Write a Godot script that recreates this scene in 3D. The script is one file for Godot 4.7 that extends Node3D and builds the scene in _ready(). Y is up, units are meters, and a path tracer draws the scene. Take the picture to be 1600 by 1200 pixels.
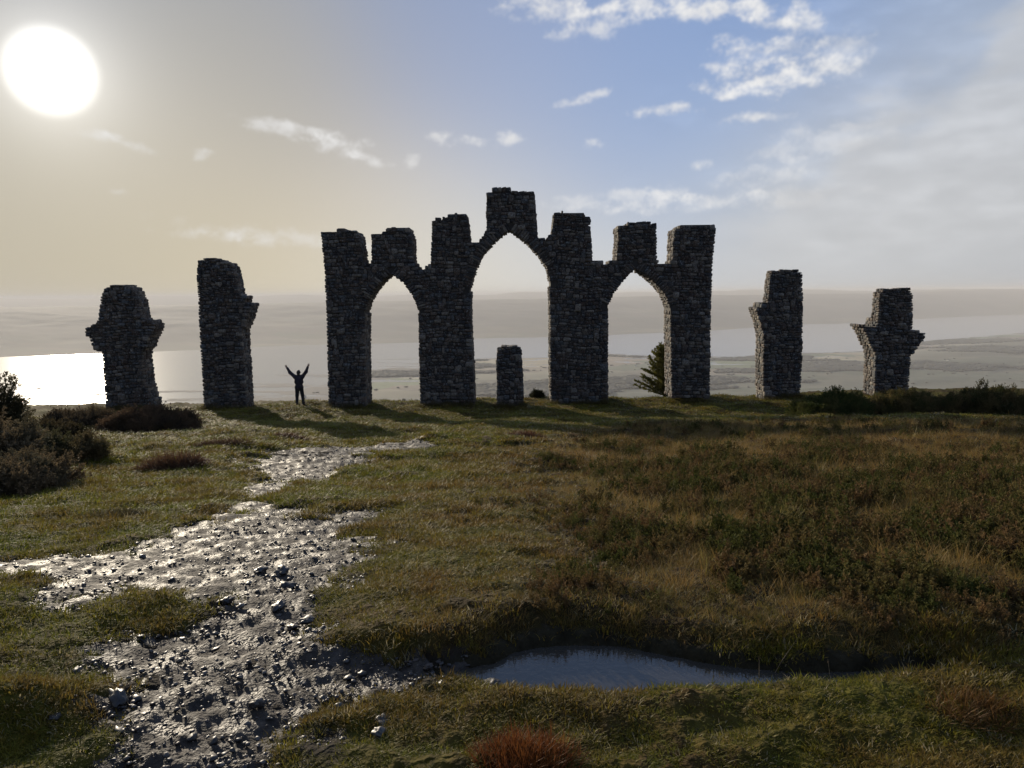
extends Node3D
# A hill-top folly of ruined arches seen against the low winter sun, with a firth far below.
# Units are metres, y is up. The wall of arches stands at z = -38, the photographer at the origin.

const EYE := 5.514
const UPHILL := 3.914
const SUN_DIR := Vector3(-0.4818, 0.2367, -0.8437)
const SKY_TONES := [[-21.4, 17.6, 158, 156, 150], [-15.4, 15.5, 165, 162, 158], [-6.6, 17.4, 150, 160, 184], [0.2, 15.9, 150, 164, 196], [7.0, 15.7, 142, 161, 198], [13.6, 16.9, 130, 156, 200], [19.8, 17.8, 124, 153, 202], [25.7, 16.4, 134, 158, 196], [31.0, 15.6, 146, 168, 200], [32.2, 11.5, 184, 189, 196], [25.9, 10.3, 190, 194, 200], [29.8, 6.1, 196, 198, 199], [22.2, 6.6, 190, 195, 202], [16.0, 9.0, 160, 179, 208], [9.3, 10.2, 158, 178, 210], [22.4, 2.8, 198, 200, 200], [32.0, 2.0, 177, 180, 183], [32.1, 0.1, 172, 173, 174], [22.5, 0.2, 186, 187, 187], [0.2, 9.5, 176, 185, 202], [-9.1, 7.3, 202, 195, 186], [-22.1, 5.7, 200, 188, 163], [-17.7, 11.3, 186, 180, 168], [-25.0, 8.9, 188, 183, 172], [-30.5, 2.6, 190, 181, 160], [-32.3, 6.5, 184, 178, 162], [-32.3, 0.6, 188, 176, 150], [-24.3, 1.0, 202, 190, 160], [-14.7, 1.9, 216, 204, 176], [-5.6, 1.4, 218, 212, 196], [0.1, 2.8, 218, 214, 204], [9.4, 1.2, 208, 208, 204], [17.5, 0.7, 196, 196, 194]]
const SMALL_CLOUDS := [[3.0, 19.2, 3.19, 0.76, -6, 0.80], [6.1, 18.4, 2.54, 1.00, 10, 0.70], [9.7, 19.2, 3.70, 0.68, 0, 0.70], [14.0, 18.6, 3.58, 0.68, -6, 0.90], [17.4, 18.1, 1.94, 0.74, -15, 0.90], [20.3, 17.3, 1.29, 0.96, -40, 0.90], [16.7, 15.2, 2.40, 1.32, -10, 0.90], [18.5, 14.2, 3.89, 1.02, 4, 0.85], [15.9, 13.3, 1.64, 0.32, 0, 0.80], [22.3, 15.0, 2.23, 1.28, 10, 0.50], [19.9, 15.6, 1.54, 0.53, -20, 0.40], [5.0, 13.5, 2.03, 0.29, 12, 0.75], [10.7, 12.5, 2.50, 0.37, 3, 0.80], [16.5, 11.7, 1.56, 0.37, 4, 0.80], [18.8, 11.7, 1.04, 0.24, 3, 0.40], [-5.1, 11.2, 0.90, 0.39, 0, 0.70], [-3.1, 10.8, 1.54, 0.35, 0, 0.75], [-0.1, 11.0, 1.00, 0.52, 0, 0.80], [6.1, 10.4, 0.72, 0.35, 0, 0.70], [13.8, 8.8, 0.65, 0.34, 0, 0.70], [-16.0, 11.4, 2.54, 0.50, -8, 0.70], [-13.9, 11.2, 1.55, 0.33, -14, 0.50], [-12.0, 10.4, 2.02, 0.85, -8, 0.80], [-9.9, 9.6, 1.34, 0.39, -14, 0.70], [-7.1, 9.4, 0.41, 0.57, -50, 0.70], [-27.3, 10.2, 1.45, 0.31, -3, 0.60], [-25.5, 9.8, 1.27, 0.32, -20, 0.50], [-21.1, 9.4, 0.60, 0.37, 0, 0.50], [-26.3, 6.8, 0.52, 0.20, 0, 0.45], [5.0, 6.4, 2.29, 0.54, 0, 0.50], [9.6, 6.7, 3.12, 0.66, -4, 0.60], [11.3, 7.2, 1.33, 0.53, 0, 0.60], [14.7, 6.3, 6.29, 0.52, 3, 0.50], [-15.9, 4.0, 7.59, 0.62, -6, 0.40], [-20.9, 4.2, 3.33, 0.34, -3, 0.35], [18.1, 7.9, 3.26, 0.93, 8, 0.40], [21.3, 9.7, 4.22, 1.22, 10, 0.40], [19.8, 6.3, 4.38, 0.59, 2, 0.40]]
const ARCH := [Vector2(-9.16, 0.06), Vector2(-9.14, 2.42), Vector2(-9.10, 4.32), Vector2(-9.11, 5.57), Vector2(-9.13, 6.81), Vector2(-9.19, 7.74), Vector2(-9.22, 8.53), Vector2(-8.78, 8.56), Vector2(-8.72, 8.65), Vector2(-8.16, 8.68), Vector2(-7.51, 8.61), Vector2(-7.39, 8.45), Vector2(-7.31, 8.02), Vector2(-7.26, 7.56), Vector2(-7.22, 7.01), Vector2(-6.88, 6.97), Vector2(-6.80, 7.40), Vector2(-6.77, 8.39), Vector2(-6.30, 8.41), Vector2(-6.23, 8.63), Vector2(-5.83, 8.71), Vector2(-5.27, 8.77), Vector2(-4.90, 8.68), Vector2(-4.78, 8.31), Vector2(-4.77, 7.69), Vector2(-4.75, 7.02), Vector2(-4.57, 6.95), Vector2(-4.48, 6.73), Vector2(-4.23, 6.76), Vector2(-4.19, 6.86), Vector2(-3.94, 6.88), Vector2(-3.89, 7.69), Vector2(-3.84, 8.60), Vector2(-3.80, 9.00), Vector2(-3.34, 9.12), Vector2(-3.02, 9.30), Vector2(-2.55, 9.45), Vector2(-2.34, 9.38), Vector2(-2.09, 9.29), Vector2(-2.01, 8.59), Vector2(-1.96, 8.04), Vector2(-1.55, 8.03), Vector2(-1.49, 8.21), Vector2(-1.33, 8.31), Vector2(-1.27, 8.52), Vector2(-1.17, 8.64), Vector2(-1.19, 9.49), Vector2(-1.15, 10.43), Vector2(-0.90, 10.52), Vector2(-0.80, 10.64), Vector2(-0.37, 10.58), Vector2(0.09, 10.51), Vector2(0.46, 10.48), Vector2(1.02, 10.44), Vector2(1.17, 10.35), Vector2(1.23, 9.77), Vector2(1.29, 8.86), Vector2(1.34, 8.25), Vector2(1.59, 8.15), Vector2(1.72, 8.09), Vector2(1.84, 8.28), Vector2(2.00, 8.37), Vector2(2.06, 8.85), Vector2(2.12, 9.40), Vector2(2.71, 9.43), Vector2(3.18, 9.42), Vector2(3.55, 9.33), Vector2(3.92, 9.14), Vector2(3.92, 8.93), Vector2(3.77, 8.84), Vector2(3.89, 8.71), Vector2(3.96, 8.07), Vector2(4.02, 7.15), Vector2(4.43, 7.02), Vector2(4.74, 6.93), Vector2(4.96, 7.14), Vector2(5.14, 7.17), Vector2(5.20, 7.91), Vector2(5.20, 8.67), Vector2(5.51, 8.79), Vector2(5.97, 8.85), Vector2(6.59, 8.84), Vector2(7.09, 8.78), Vector2(7.13, 7.89), Vector2(7.14, 7.03), Vector2(7.39, 6.93), Vector2(7.71, 6.87), Vector2(7.86, 7.02), Vector2(7.92, 7.20), Vector2(7.94, 7.88), Vector2(7.96, 8.65), Vector2(8.77, 8.70), Vector2(9.95, 8.69), Vector2(9.99, 8.41), Vector2(9.94, 7.71), Vector2(9.89, 7.25), Vector2(9.85, 6.01), Vector2(9.83, 4.14), Vector2(9.86, 2.24), Vector2(9.87, 0.19), Vector2(7.93, 0.21), Vector2(7.87, 2.26), Vector2(7.81, 4.16), Vector2(7.74, 4.78), Vector2(7.57, 5.32), Vector2(7.35, 5.60), Vector2(7.06, 5.94), Vector2(6.65, 6.29), Vector2(6.12, 6.67), Vector2(5.78, 6.36), Vector2(5.43, 5.99), Vector2(5.06, 5.43), Vector2(4.81, 4.91), Vector2(4.79, 4.18), Vector2(4.80, 2.29), Vector2(4.81, 0.11), Vector2(1.90, 0.08), Vector2(1.88, 2.32), Vector2(1.89, 4.21), Vector2(1.86, 6.09), Vector2(1.74, 6.71), Vector2(1.59, 6.96), Vector2(1.31, 7.36), Vector2(0.75, 7.98), Vector2(-0.02, 8.57), Vector2(-0.43, 8.33), Vector2(-0.81, 7.99), Vector2(-1.34, 7.41), Vector2(-1.66, 6.80), Vector2(-1.86, 6.18), Vector2(-1.96, 5.81), Vector2(-1.98, 4.25), Vector2(-1.92, 2.35), Vector2(-1.86, -0.05), Vector2(-4.60, -0.02), Vector2(-4.61, 2.38), Vector2(-4.59, 4.43), Vector2(-4.62, 4.74), Vector2(-4.73, 5.12), Vector2(-4.94, 5.56), Vector2(-5.28, 6.06), Vector2(-5.86, 6.53), Vector2(-6.31, 6.16), Vector2(-6.69, 5.73), Vector2(-6.99, 5.24), Vector2(-7.17, 4.74), Vector2(-7.18, 4.30), Vector2(-7.24, 2.41), Vector2(-7.28, 0.07)]
const TOWER_A := [Vector2(-20.27, -0.03), Vector2(-20.24, 0.77), Vector2(-20.25, 1.51), Vector2(-20.27, 2.21), Vector2(-20.25, 2.85), Vector2(-20.65, 3.01), Vector2(-20.81, 3.49), Vector2(-21.01, 3.80), Vector2(-21.09, 3.99), Vector2(-20.74, 4.05), Vector2(-20.72, 4.21), Vector2(-20.37, 4.36), Vector2(-20.26, 4.89), Vector2(-20.12, 5.61), Vector2(-19.97, 5.95), Vector2(-19.49, 6.13), Vector2(-18.83, 6.07), Vector2(-18.66, 6.02), Vector2(-18.43, 5.82), Vector2(-18.27, 5.27), Vector2(-18.16, 4.46), Vector2(-17.58, 4.29), Vector2(-17.56, 4.13), Vector2(-17.93, 3.38), Vector2(-18.05, 3.06), Vector2(-18.26, 2.86), Vector2(-18.29, 2.40), Vector2(-18.26, 1.35), Vector2(-18.11, 0.59), Vector2(-17.96, 0.35), Vector2(-17.99, -0.25)]
const TOWER_B := [Vector2(-15.41, -0.21), Vector2(-15.38, 1.85), Vector2(-15.40, 3.75), Vector2(-15.36, 5.41), Vector2(-15.36, 6.56), Vector2(-15.26, 7.30), Vector2(-14.75, 7.39), Vector2(-14.3, 7.32), Vector2(-14.08, 7.22), Vector2(-13.60, 7.05), Vector2(-13.50, 6.57), Vector2(-13.37, 5.77), Vector2(-13.29, 5.48), Vector2(-12.81, 5.44), Vector2(-12.87, 5.38), Vector2(-13.11, 5.28), Vector2(-12.72, 5.21), Vector2(-12.84, 4.80), Vector2(-13.02, 4.41), Vector2(-13.14, 3.99), Vector2(-13.27, 3.96), Vector2(-13.28, 3.01), Vector2(-13.26, 1.47), Vector2(-13.24, -0.13), Vector2(-13.23, -0.43)]
const TOWER_C := [Vector2(12.55, -0.01), Vector2(12.47, 1.12), Vector2(12.43, 2.11), Vector2(12.44, 3.09), Vector2(12.39, 3.51), Vector2(12.25, 4.07), Vector2(12.07, 4.49), Vector2(11.98, 4.82), Vector2(12.55, 4.88), Vector2(12.61, 5.52), Vector2(12.68, 6.40), Vector2(12.76, 6.5), Vector2(13.34, 6.52), Vector2(14.09, 6.47), Vector2(14.26, 6.31), Vector2(14.34, 4.88), Vector2(14.39, 2.51), Vector2(14.37, 0.15)]
const TOWER_D := [Vector2(18.02, 0.27), Vector2(18.03, 0.67), Vector2(18.00, 2.05), Vector2(18.02, 2.38), Vector2(17.84, 2.71), Vector2(17.58, 3.20), Vector2(17.31, 3.70), Vector2(17.28, 3.79), Vector2(17.88, 3.72), Vector2(18.02, 3.87), Vector2(18.03, 4.35), Vector2(18.07, 5.24), Vector2(18.05, 5.47), Vector2(18.47, 5.59), Vector2(19.57, 5.53), Vector2(19.69, 5.29), Vector2(19.78, 4.51), Vector2(19.78, 3.60), Vector2(20.23, 3.41), Vector2(20.52, 3.28), Vector2(20.37, 3.03), Vector2(20.18, 2.81), Vector2(19.99, 2.46), Vector2(19.81, 2.38), Vector2(19.76, 1.67), Vector2(19.76, 0.87), Vector2(19.75, 0.42)]
const STUMP := [Vector2(-0.77, -0.13), Vector2(-0.75, 1.14), Vector2(-0.77, 2.39), Vector2(-0.70, 2.86), Vector2(-0.45, 2.95), Vector2(0.02, 2.98), Vector2(0.39, 2.91), Vector2(0.48, 2.76), Vector2(0.54, 1.75), Vector2(0.58, -0.14)]
const FAR_SHORE := [Vector2(-33.7, 7243), Vector2(-29.3, 7217), Vector2(-24.6, 7150), Vector2(-22.2, 7142), Vector2(-18.4, 7337), Vector2(-13.5, 7440), Vector2(-10.3, 7385), Vector2(-7.1, 7452), Vector2(-2.6, 7948), Vector2(2.8, 8056), Vector2(7.1, 8434), Vector2(11.1, 8891), Vector2(14.5, 9350), Vector2(20.7, 11278), Vector2(24.4, 11838), Vector2(27.6, 13546), Vector2(33.6, 16726)]
const NEAR_SHORE := [Vector2(-33.9, 3797), Vector2(-28.1, 3667), Vector2(-24.6, 3540), Vector2(-22.0, 3588), Vector2(-18.6, 3560), Vector2(-16.8, 3760), Vector2(-13.6, 4120), Vector2(-10.4, 4777), Vector2(-7.1, 4876), Vector2(-2.6, 5481), Vector2(2.8, 5532), Vector2(7.1, 5811), Vector2(11.1, 5648), Vector2(14.5, 5571), Vector2(17.4, 5729), Vector2(20.8, 6044), Vector2(24.4, 6348), Vector2(28.4, 7809), Vector2(31.3, 8717), Vector2(33.6, 9648)]

var mats := {}
var path_grid := {}
var pool_grid := {}
var moor_grid := {}
var fine := FastNoiseLite.new()
var broad := FastNoiseLite.new()
var cells := FastNoiseLite.new()
var stone_shapes := []
var pebble_shapes := []
var rng := RandomNumberGenerator.new()

const PATH := [Vector2(-1.28, -14.98), Vector2(-1.58, -16.91), Vector2(-2.53, -18.68), Vector2(-3.4, -16.75), Vector2(-4.15, -15.35), Vector2(-4.85, -14.32), Vector2(-4.72, -12.96), Vector2(-3.88, -11.28), Vector2(-3.21, -8.98), Vector2(-2.82, -7.67), Vector2(-2.64, -6.7), Vector2(-2.59, -6.03), Vector2(-2.66, -5.62), Vector2(-2.74, -5.31), Vector2(-2.95, -5.11), Vector2(-3.2, -5.03), Vector2(-3.9, -5.11), Vector2(-3.7, -4.65), Vector2(-2.75, -4.25), Vector2(-2.5, -3.9), Vector2(-2.41, -3.97), Vector2(-2.09, -4.01), Vector2(-1.72, -3.87), Vector2(-1.65, -3.63), Vector2(-1.82, -3.46), Vector2(-1.87, -3.27), Vector2(-1.69, -3.09), Vector2(-1.52, -3.01), Vector2(-1.51, -2.84), Vector2(-1.52, -2.62), Vector2(-1.43, -2.2), Vector2(-1.4, -1.8), Vector2(-0.6, -1.8), Vector2(-0.68, -2.32), Vector2(-0.74, -2.73), Vector2(-0.67, -2.87), Vector2(-0.55, -3.07), Vector2(-0.31, -3.08), Vector2(-0.01, -3.05), Vector2(-0.04, -3.14), Vector2(-0.35, -3.18), Vector2(-0.52, -3.24), Vector2(-0.72, -3.37), Vector2(-0.94, -3.54), Vector2(-1.01, -3.73), Vector2(-1.01, -3.98), Vector2(-0.95, -4.53), Vector2(-0.92, -4.87), Vector2(-1.02, -5.27), Vector2(-1.25, -5.7), Vector2(-1.31, -6.46), Vector2(-1.17, -6.79), Vector2(-1.51, -6.74), Vector2(-1.74, -6.55), Vector2(-2.17, -7.03), Vector2(-2.63, -7.89), Vector2(-2.57, -8.38), Vector2(-2.56, -9.24), Vector2(-2.49, -10.46), Vector2(-2.22, -13.06)]
const POOL := [Vector2(-0.41, -3.11), Vector2(-0.31, -3.14), Vector2(-0.12, -3.23), Vector2(-0.03, -3.35), Vector2(0.14, -3.42), Vector2(0.28, -3.43), Vector2(0.45, -3.4), Vector2(0.62, -3.34), Vector2(0.77, -3.27), Vector2(1.03, -3.17), Vector2(1.23, -3.14), Vector2(1.45, -3.15), Vector2(1.74, -3.17), Vector2(1.86, -3.1), Vector2(1.53, -3.03), Vector2(1.28, -3.0), Vector2(1.08, -2.98), Vector2(0.77, -2.95), Vector2(0.5, -2.92), Vector2(0.4, -2.9), Vector2(0.24, -2.92), Vector2(0.04, -2.94), Vector2(-0.06, -2.98), Vector2(-0.2, -3.06)]
const MOOR := [Vector2(30.0, -27.5), Vector2(18.4, -26.7), Vector2(14.61, -24.83), Vector2(10.82, -25.75), Vector2(6.35, -25.23), Vector2(2.87, -22.83), Vector2(1.26, -18.86), Vector2(0.23, -14.47), Vector2(-0.01, -11.39), Vector2(0.39, -9.33), Vector2(-0.01, -7.95), Vector2(-0.19, -6.91), Vector2(0.15, -6.08), Vector2(0.21, -5.22), Vector2(0.22, -4.49), Vector2(-0.08, -3.96), Vector2(-0.26, -3.56), Vector2(-0.01, -3.38), Vector2(0.46, -3.36), Vector2(1.04, -3.15), Vector2(1.74, -3.14), Vector2(2.45, -3.12), Vector2(8.0, -3.1)]

func _ready() -> void:
	# ---- camera, sky, sun, exposure ----
	var cam := Camera3D.new()
	cam.name = "camera"
	cam.fov = 53.0
	cam.near = 0.05
	cam.far = 40000.0
	cam.basis = Basis(Vector3.RIGHT, deg_to_rad(-6.685)) * Basis(Vector3.BACK, deg_to_rad(-0.55))
	cam.position = Vector3(0, EYE, 0)
	add_child(cam)
	cam.current = true

	fine.noise_type = FastNoiseLite.TYPE_SIMPLEX
	fine.seed = 11
	fine.frequency = 1.0
	fine.fractal_octaves = 3
	broad.noise_type = FastNoiseLite.TYPE_SIMPLEX
	broad.seed = 5
	broad.frequency = 1.0
	broad.fractal_octaves = 5
	cells.noise_type = FastNoiseLite.TYPE_CELLULAR
	cells.seed = 3
	cells.fractal_type = FastNoiseLite.FRACTAL_NONE
	cells.frequency = 1.0
	cells.cellular_return_type = FastNoiseLite.RETURN_CELL_VALUE

	var sky_mat := PanoramaSkyMaterial.new()
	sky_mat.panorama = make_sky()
	var sky := Sky.new()
	sky.sky_material = sky_mat
	var env := Environment.new()
	env.background_mode = Environment.BG_SKY
	env.sky = sky
	env.background_energy_multiplier = 1.0
	env.tonemap_mode = Environment.TONE_MAPPER_LINEAR
	env.tonemap_exposure = 1.2
	env.fog_enabled = true
	env.fog_density = 0.000076
	env.fog_light_color = Color(1.0, 0.99, 0.98)
	env.sdfgi_enabled = true
	env.ssao_enabled = true
	env.ssil_enabled = true
	var we := WorldEnvironment.new()
	we.name = "world_environment"
	we.environment = env
	add_child(we)

	var sun := DirectionalLight3D.new()
	sun.name = "sun"
	sun.light_energy = 1.6
	sun.light_color = Color(1.0, 0.94, 0.84)
	sun.light_angular_distance = 0.5
	sun.shadow_enabled = true
	sun.look_at_from_position(SUN_DIR, Vector3.ZERO)
	add_child(sun)

	# ---- the setting ----
	rng.seed = 7
	make_materials()
	make_grids()
	build_ground()
	build_far_land()
	# ---- the folly ----
	build_folly()
	# ---- plants, stones, person ----
	build_person()
	build_plants()
	build_pebbles()
	build_far_things()

# =========================================================== sky
func sky_dir(az: float, el: float) -> Vector3:
	var a := deg_to_rad(az)
	var e := deg_to_rad(el)
	return Vector3(sin(a) * cos(e), sin(e), -cos(a) * cos(e))

var tone_dir := PackedVector3Array()
var tone_col := PackedVector3Array()
var tone_k := PackedFloat32Array()

func sky_air(d: Vector3) -> Vector3:
	var sum := Vector3.ZERO
	var total := 0.0
	for i in tone_dir.size():
		var w := exp((d.dot(tone_dir[i]) - 1.0) * tone_k[i])
		sum += tone_col[i] * w
		total += w
	return sum / maxf(total, 1e-12)

func sky_base(d: Vector3) -> Vector3:
	var c := sky_air(Vector3(d.x, maxf(d.y, 0.0), d.z).normalized())
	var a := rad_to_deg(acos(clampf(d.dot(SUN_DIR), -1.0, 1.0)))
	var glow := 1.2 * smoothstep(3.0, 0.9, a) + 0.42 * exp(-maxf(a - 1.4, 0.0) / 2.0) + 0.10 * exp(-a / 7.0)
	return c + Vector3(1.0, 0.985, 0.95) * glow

func sky_clouds(c: Vector3, d: Vector3, az: float, el: float) -> Vector3:
	for s in SMALL_CLOUDS:
		var dx: float = (az - s[0]) * cos(deg_to_rad(el))
		var dy: float = el - s[1]
		var reach: float = s[2] * 1.5
		if absf(dx) > reach or absf(dy) > reach:
			continue
		var t: float = deg_to_rad(s[4])
		var u: float = (dx * cos(t) + dy * sin(t)) / s[2]
		var v: float = (-dx * sin(t) + dy * cos(t)) / s[3]
		var inside := 1.0 - (u * u + v * v) * 0.6
		if inside < -0.9:
			continue
		var n := broad.get_noise_3d(d.x * 24.0, d.y * 44.0, d.z * 24.0) * 1.3 + fine.get_noise_3d(d.x * 150.0, d.y * 210.0, d.z * 150.0) * 0.5
		var a: float = smoothstep(0.0, 1.7, inside * 1.05 + n * 0.95) * s[5]
		var lum := maxf(c.x, maxf(c.y, c.z))
		var cloud := Vector3(0.78, 0.77, 0.76) * 0.55 + Vector3(lum, lum, lum) * 0.5
		c = c.lerp(Vector3(maxf(cloud.x, c.x), maxf(cloud.y, c.y), maxf(cloud.z, c.z)), a)
	# the thin grey veil with torn edges that comes in from the west
	var veil := smoothstep(8.0, 27.0, az + broad.get_noise_3d(d.x * 7.0, d.y * 16.0, d.z * 7.0) * 9.0) * smoothstep(0.0, 5.0, el) * smoothstep(46.0, 12.0, el)
	# a broad bright bank of cloud below a slanting torn edge
	var edge := (5.2 + (az - 15.5) * 0.66 - el) + broad.get_noise_3d(d.x * 9.0 + 7.0, d.y * 14.0, d.z * 9.0) * 4.5
	var bank := smoothstep(-1.5, 4.0, edge) * smoothstep(12.0, 19.0, az) * smoothstep(70.0, 40.0, az) * smoothstep(-1.0, 4.0, el)
	c = c.lerp(Vector3(0.50, 0.505, 0.515), bank * 0.6)
	if veil > 0.0:
		var n2 := broad.get_noise_3d(d.x * 10.0 + 3.0, d.y * 30.0, d.z * 10.0)
		c = c * (1.0 + veil * n2 * 0.10) + Vector3.ONE * veil * maxf(n2, 0.0) * 0.04
	return c

func sky_pixel(px: int, py: int, w: int, h: int) -> Color:
	var az := fposmod((px + 0.5) / w * 360.0 + 180.0, 360.0) - 180.0
	var el := 90.0 - (py + 0.5) / h * 180.0
	var d := sky_dir(az, el)
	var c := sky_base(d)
	if el > -0.5 and el < 60.0:
		c = sky_clouds(c, d, az, el)
	return Color(c.x, c.y, c.z)

func make_sky() -> ImageTexture:
	var tones: Array = SKY_TONES.duplicate()
	# the rest of the dome: blue overhead, greyer and dimmer away from the sun
	tones.append_array([[0, 40, 110, 140, 186], [-40, 38, 128, 146, 176], [45, 35, 126, 148, 184], [0, 70, 96, 124, 172], [180, 60, 92, 118, 162], [90, 30, 118, 138, 168], [-75, 25, 158, 162, 160], [90, 6, 168, 174, 180], [-70, 5, 176, 168, 150], [-100, 20, 142, 152, 166], [135, 25, 102, 124, 158], [180, 25, 96, 118, 154], [-140, 25, 104, 124, 156], [135, 5, 128, 140, 156], [180, 5, 124, 136, 154], [-140, 5, 130, 138, 152], [-100, 4, 164, 164, 160], [55, 15, 160, 172, 188], [50, 4, 180, 183, 188], [-48, 12, 176, 168, 150]])
	for i in tones.size():
		var s: Array = tones[i]
		var c := Color(s[2] / 255.0, s[3] / 255.0, s[4] / 255.0).srgb_to_linear()
		tone_dir.append(sky_dir(s[0], s[1]))
		tone_col.append(Vector3(c.r, c.g, c.b) * 0.9)
		tone_k.append(130.0 if i < SKY_TONES.size() else 14.0)
	var w := 768
	var h := 384
	var im := Image.create(w, h, false, Image.FORMAT_RGBF)
	for y in h:
		for x in w:
			im.set_pixel(x, y, sky_pixel(x, y, w, h))
	var w2 := 3072
	var h2 := 1536
	im.resize(w2, h2, Image.INTERPOLATE_CUBIC)
	# the part of the sky towards the firth holds the small clouds: same sky, computed finely
	for y in range(int(h2 * 0.5 - h2 * 26.0 / 180.0), int(h2 * 0.5) + 8):
		for x in range(int(w2 * -44.0 / 360.0), int(w2 * 44.0 / 360.0)):
			im.set_pixel(posmod(x, w2), y, sky_pixel(posmod(x, w2), y, w2, h2))
	return ImageTexture.create_from_image(im)

# =========================================================== helpers
func tag(o: Node, label: String, category: String, group := "", kind := "") -> void:
	if label != "":
		o.set_meta("label", label)
	if category != "":
		o.set_meta("category", category)
	if group != "":
		o.set_meta("group", group)
	if kind != "":
		o.set_meta("kind", kind)

var used_names := {}

func numbered(called: String) -> String:
	if not used_names.has(called):
		used_names[called] = 0
		return called
	used_names[called] += 1
	return "%s_%03d" % [called, used_names[called]]

func thing(called: String, at: Vector3, label: String, category: String, group := "") -> Node3D:
	var o := Node3D.new()
	o.name = numbered(called)
	o.position = at
	add_child(o)
	tag(o, label, category, group)
	return o

func part(called: String, m: Mesh, mat: Material, parent: Node, label := "") -> MeshInstance3D:
	var o := MeshInstance3D.new()
	o.name = called if parent != self else numbered(called)
	o.mesh = m
	if mat:
		o.material_override = mat
	parent.add_child(o, true)
	if label != "":
		o.set_meta("label", label)
	return o

func array_mesh(v: PackedVector3Array, idx: PackedInt32Array, n := PackedVector3Array(), c := PackedColorArray()) -> ArrayMesh:
	var a := []
	a.resize(Mesh.ARRAY_MAX)
	a[Mesh.ARRAY_VERTEX] = v
	a[Mesh.ARRAY_INDEX] = idx
	if n.size():
		a[Mesh.ARRAY_NORMAL] = n
	if c.size():
		a[Mesh.ARRAY_COLOR] = c
	var m := ArrayMesh.new()
	m.add_surface_from_arrays(Mesh.PRIMITIVE_TRIANGLES, a)
	return m

func smooth_normals(v: PackedVector3Array, idx: PackedInt32Array) -> PackedVector3Array:
	var n := PackedVector3Array()
	n.resize(v.size())
	for i in range(0, idx.size(), 3):
		var f := (v[idx[i + 2]] - v[idx[i]]).cross(v[idx[i + 1]] - v[idx[i]])
		for k in 3:
			n[idx[i + k]] += f
	for i in n.size():
		n[i] = n[i].normalized()
	return n

func noise_tex(size: int, freq: float, ramp_pts: Array, seed_: int, octaves := 4, kind := FastNoiseLite.TYPE_SIMPLEX_SMOOTH) -> NoiseTexture2D:
	var f := FastNoiseLite.new()
	f.noise_type = kind
	f.seed = seed_
	f.frequency = freq
	f.fractal_octaves = octaves
	var t := NoiseTexture2D.new()
	t.width = size
	t.height = size
	t.seamless = true
	t.noise = f
	if ramp_pts.size():
		var g := Gradient.new()
		var off := PackedFloat32Array()
		var col := PackedColorArray()
		for p in ramp_pts:
			off.append(p[0])
			col.append(p[1])
		g.offsets = off
		g.colors = col
		t.color_ramp = g
	return t

func grey(v: float, a := 1.0) -> Color:
	return Color(v, v, v, a)

func lin(r: float, g: float, b: float) -> Color:
	return Color(r, g, b).linear_to_srgb()

func plain_mat(called: String, c: Color, rough: float, back := 0.0) -> StandardMaterial3D:
	var m := StandardMaterial3D.new()
	m.resource_name = called
	m.albedo_color = c
	m.roughness = rough
	if back > 0.0:
		m.backlight_enabled = true
		m.backlight = grey(back)
		m.cull_mode = BaseMaterial3D.CULL_DISABLED
	return m

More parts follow.
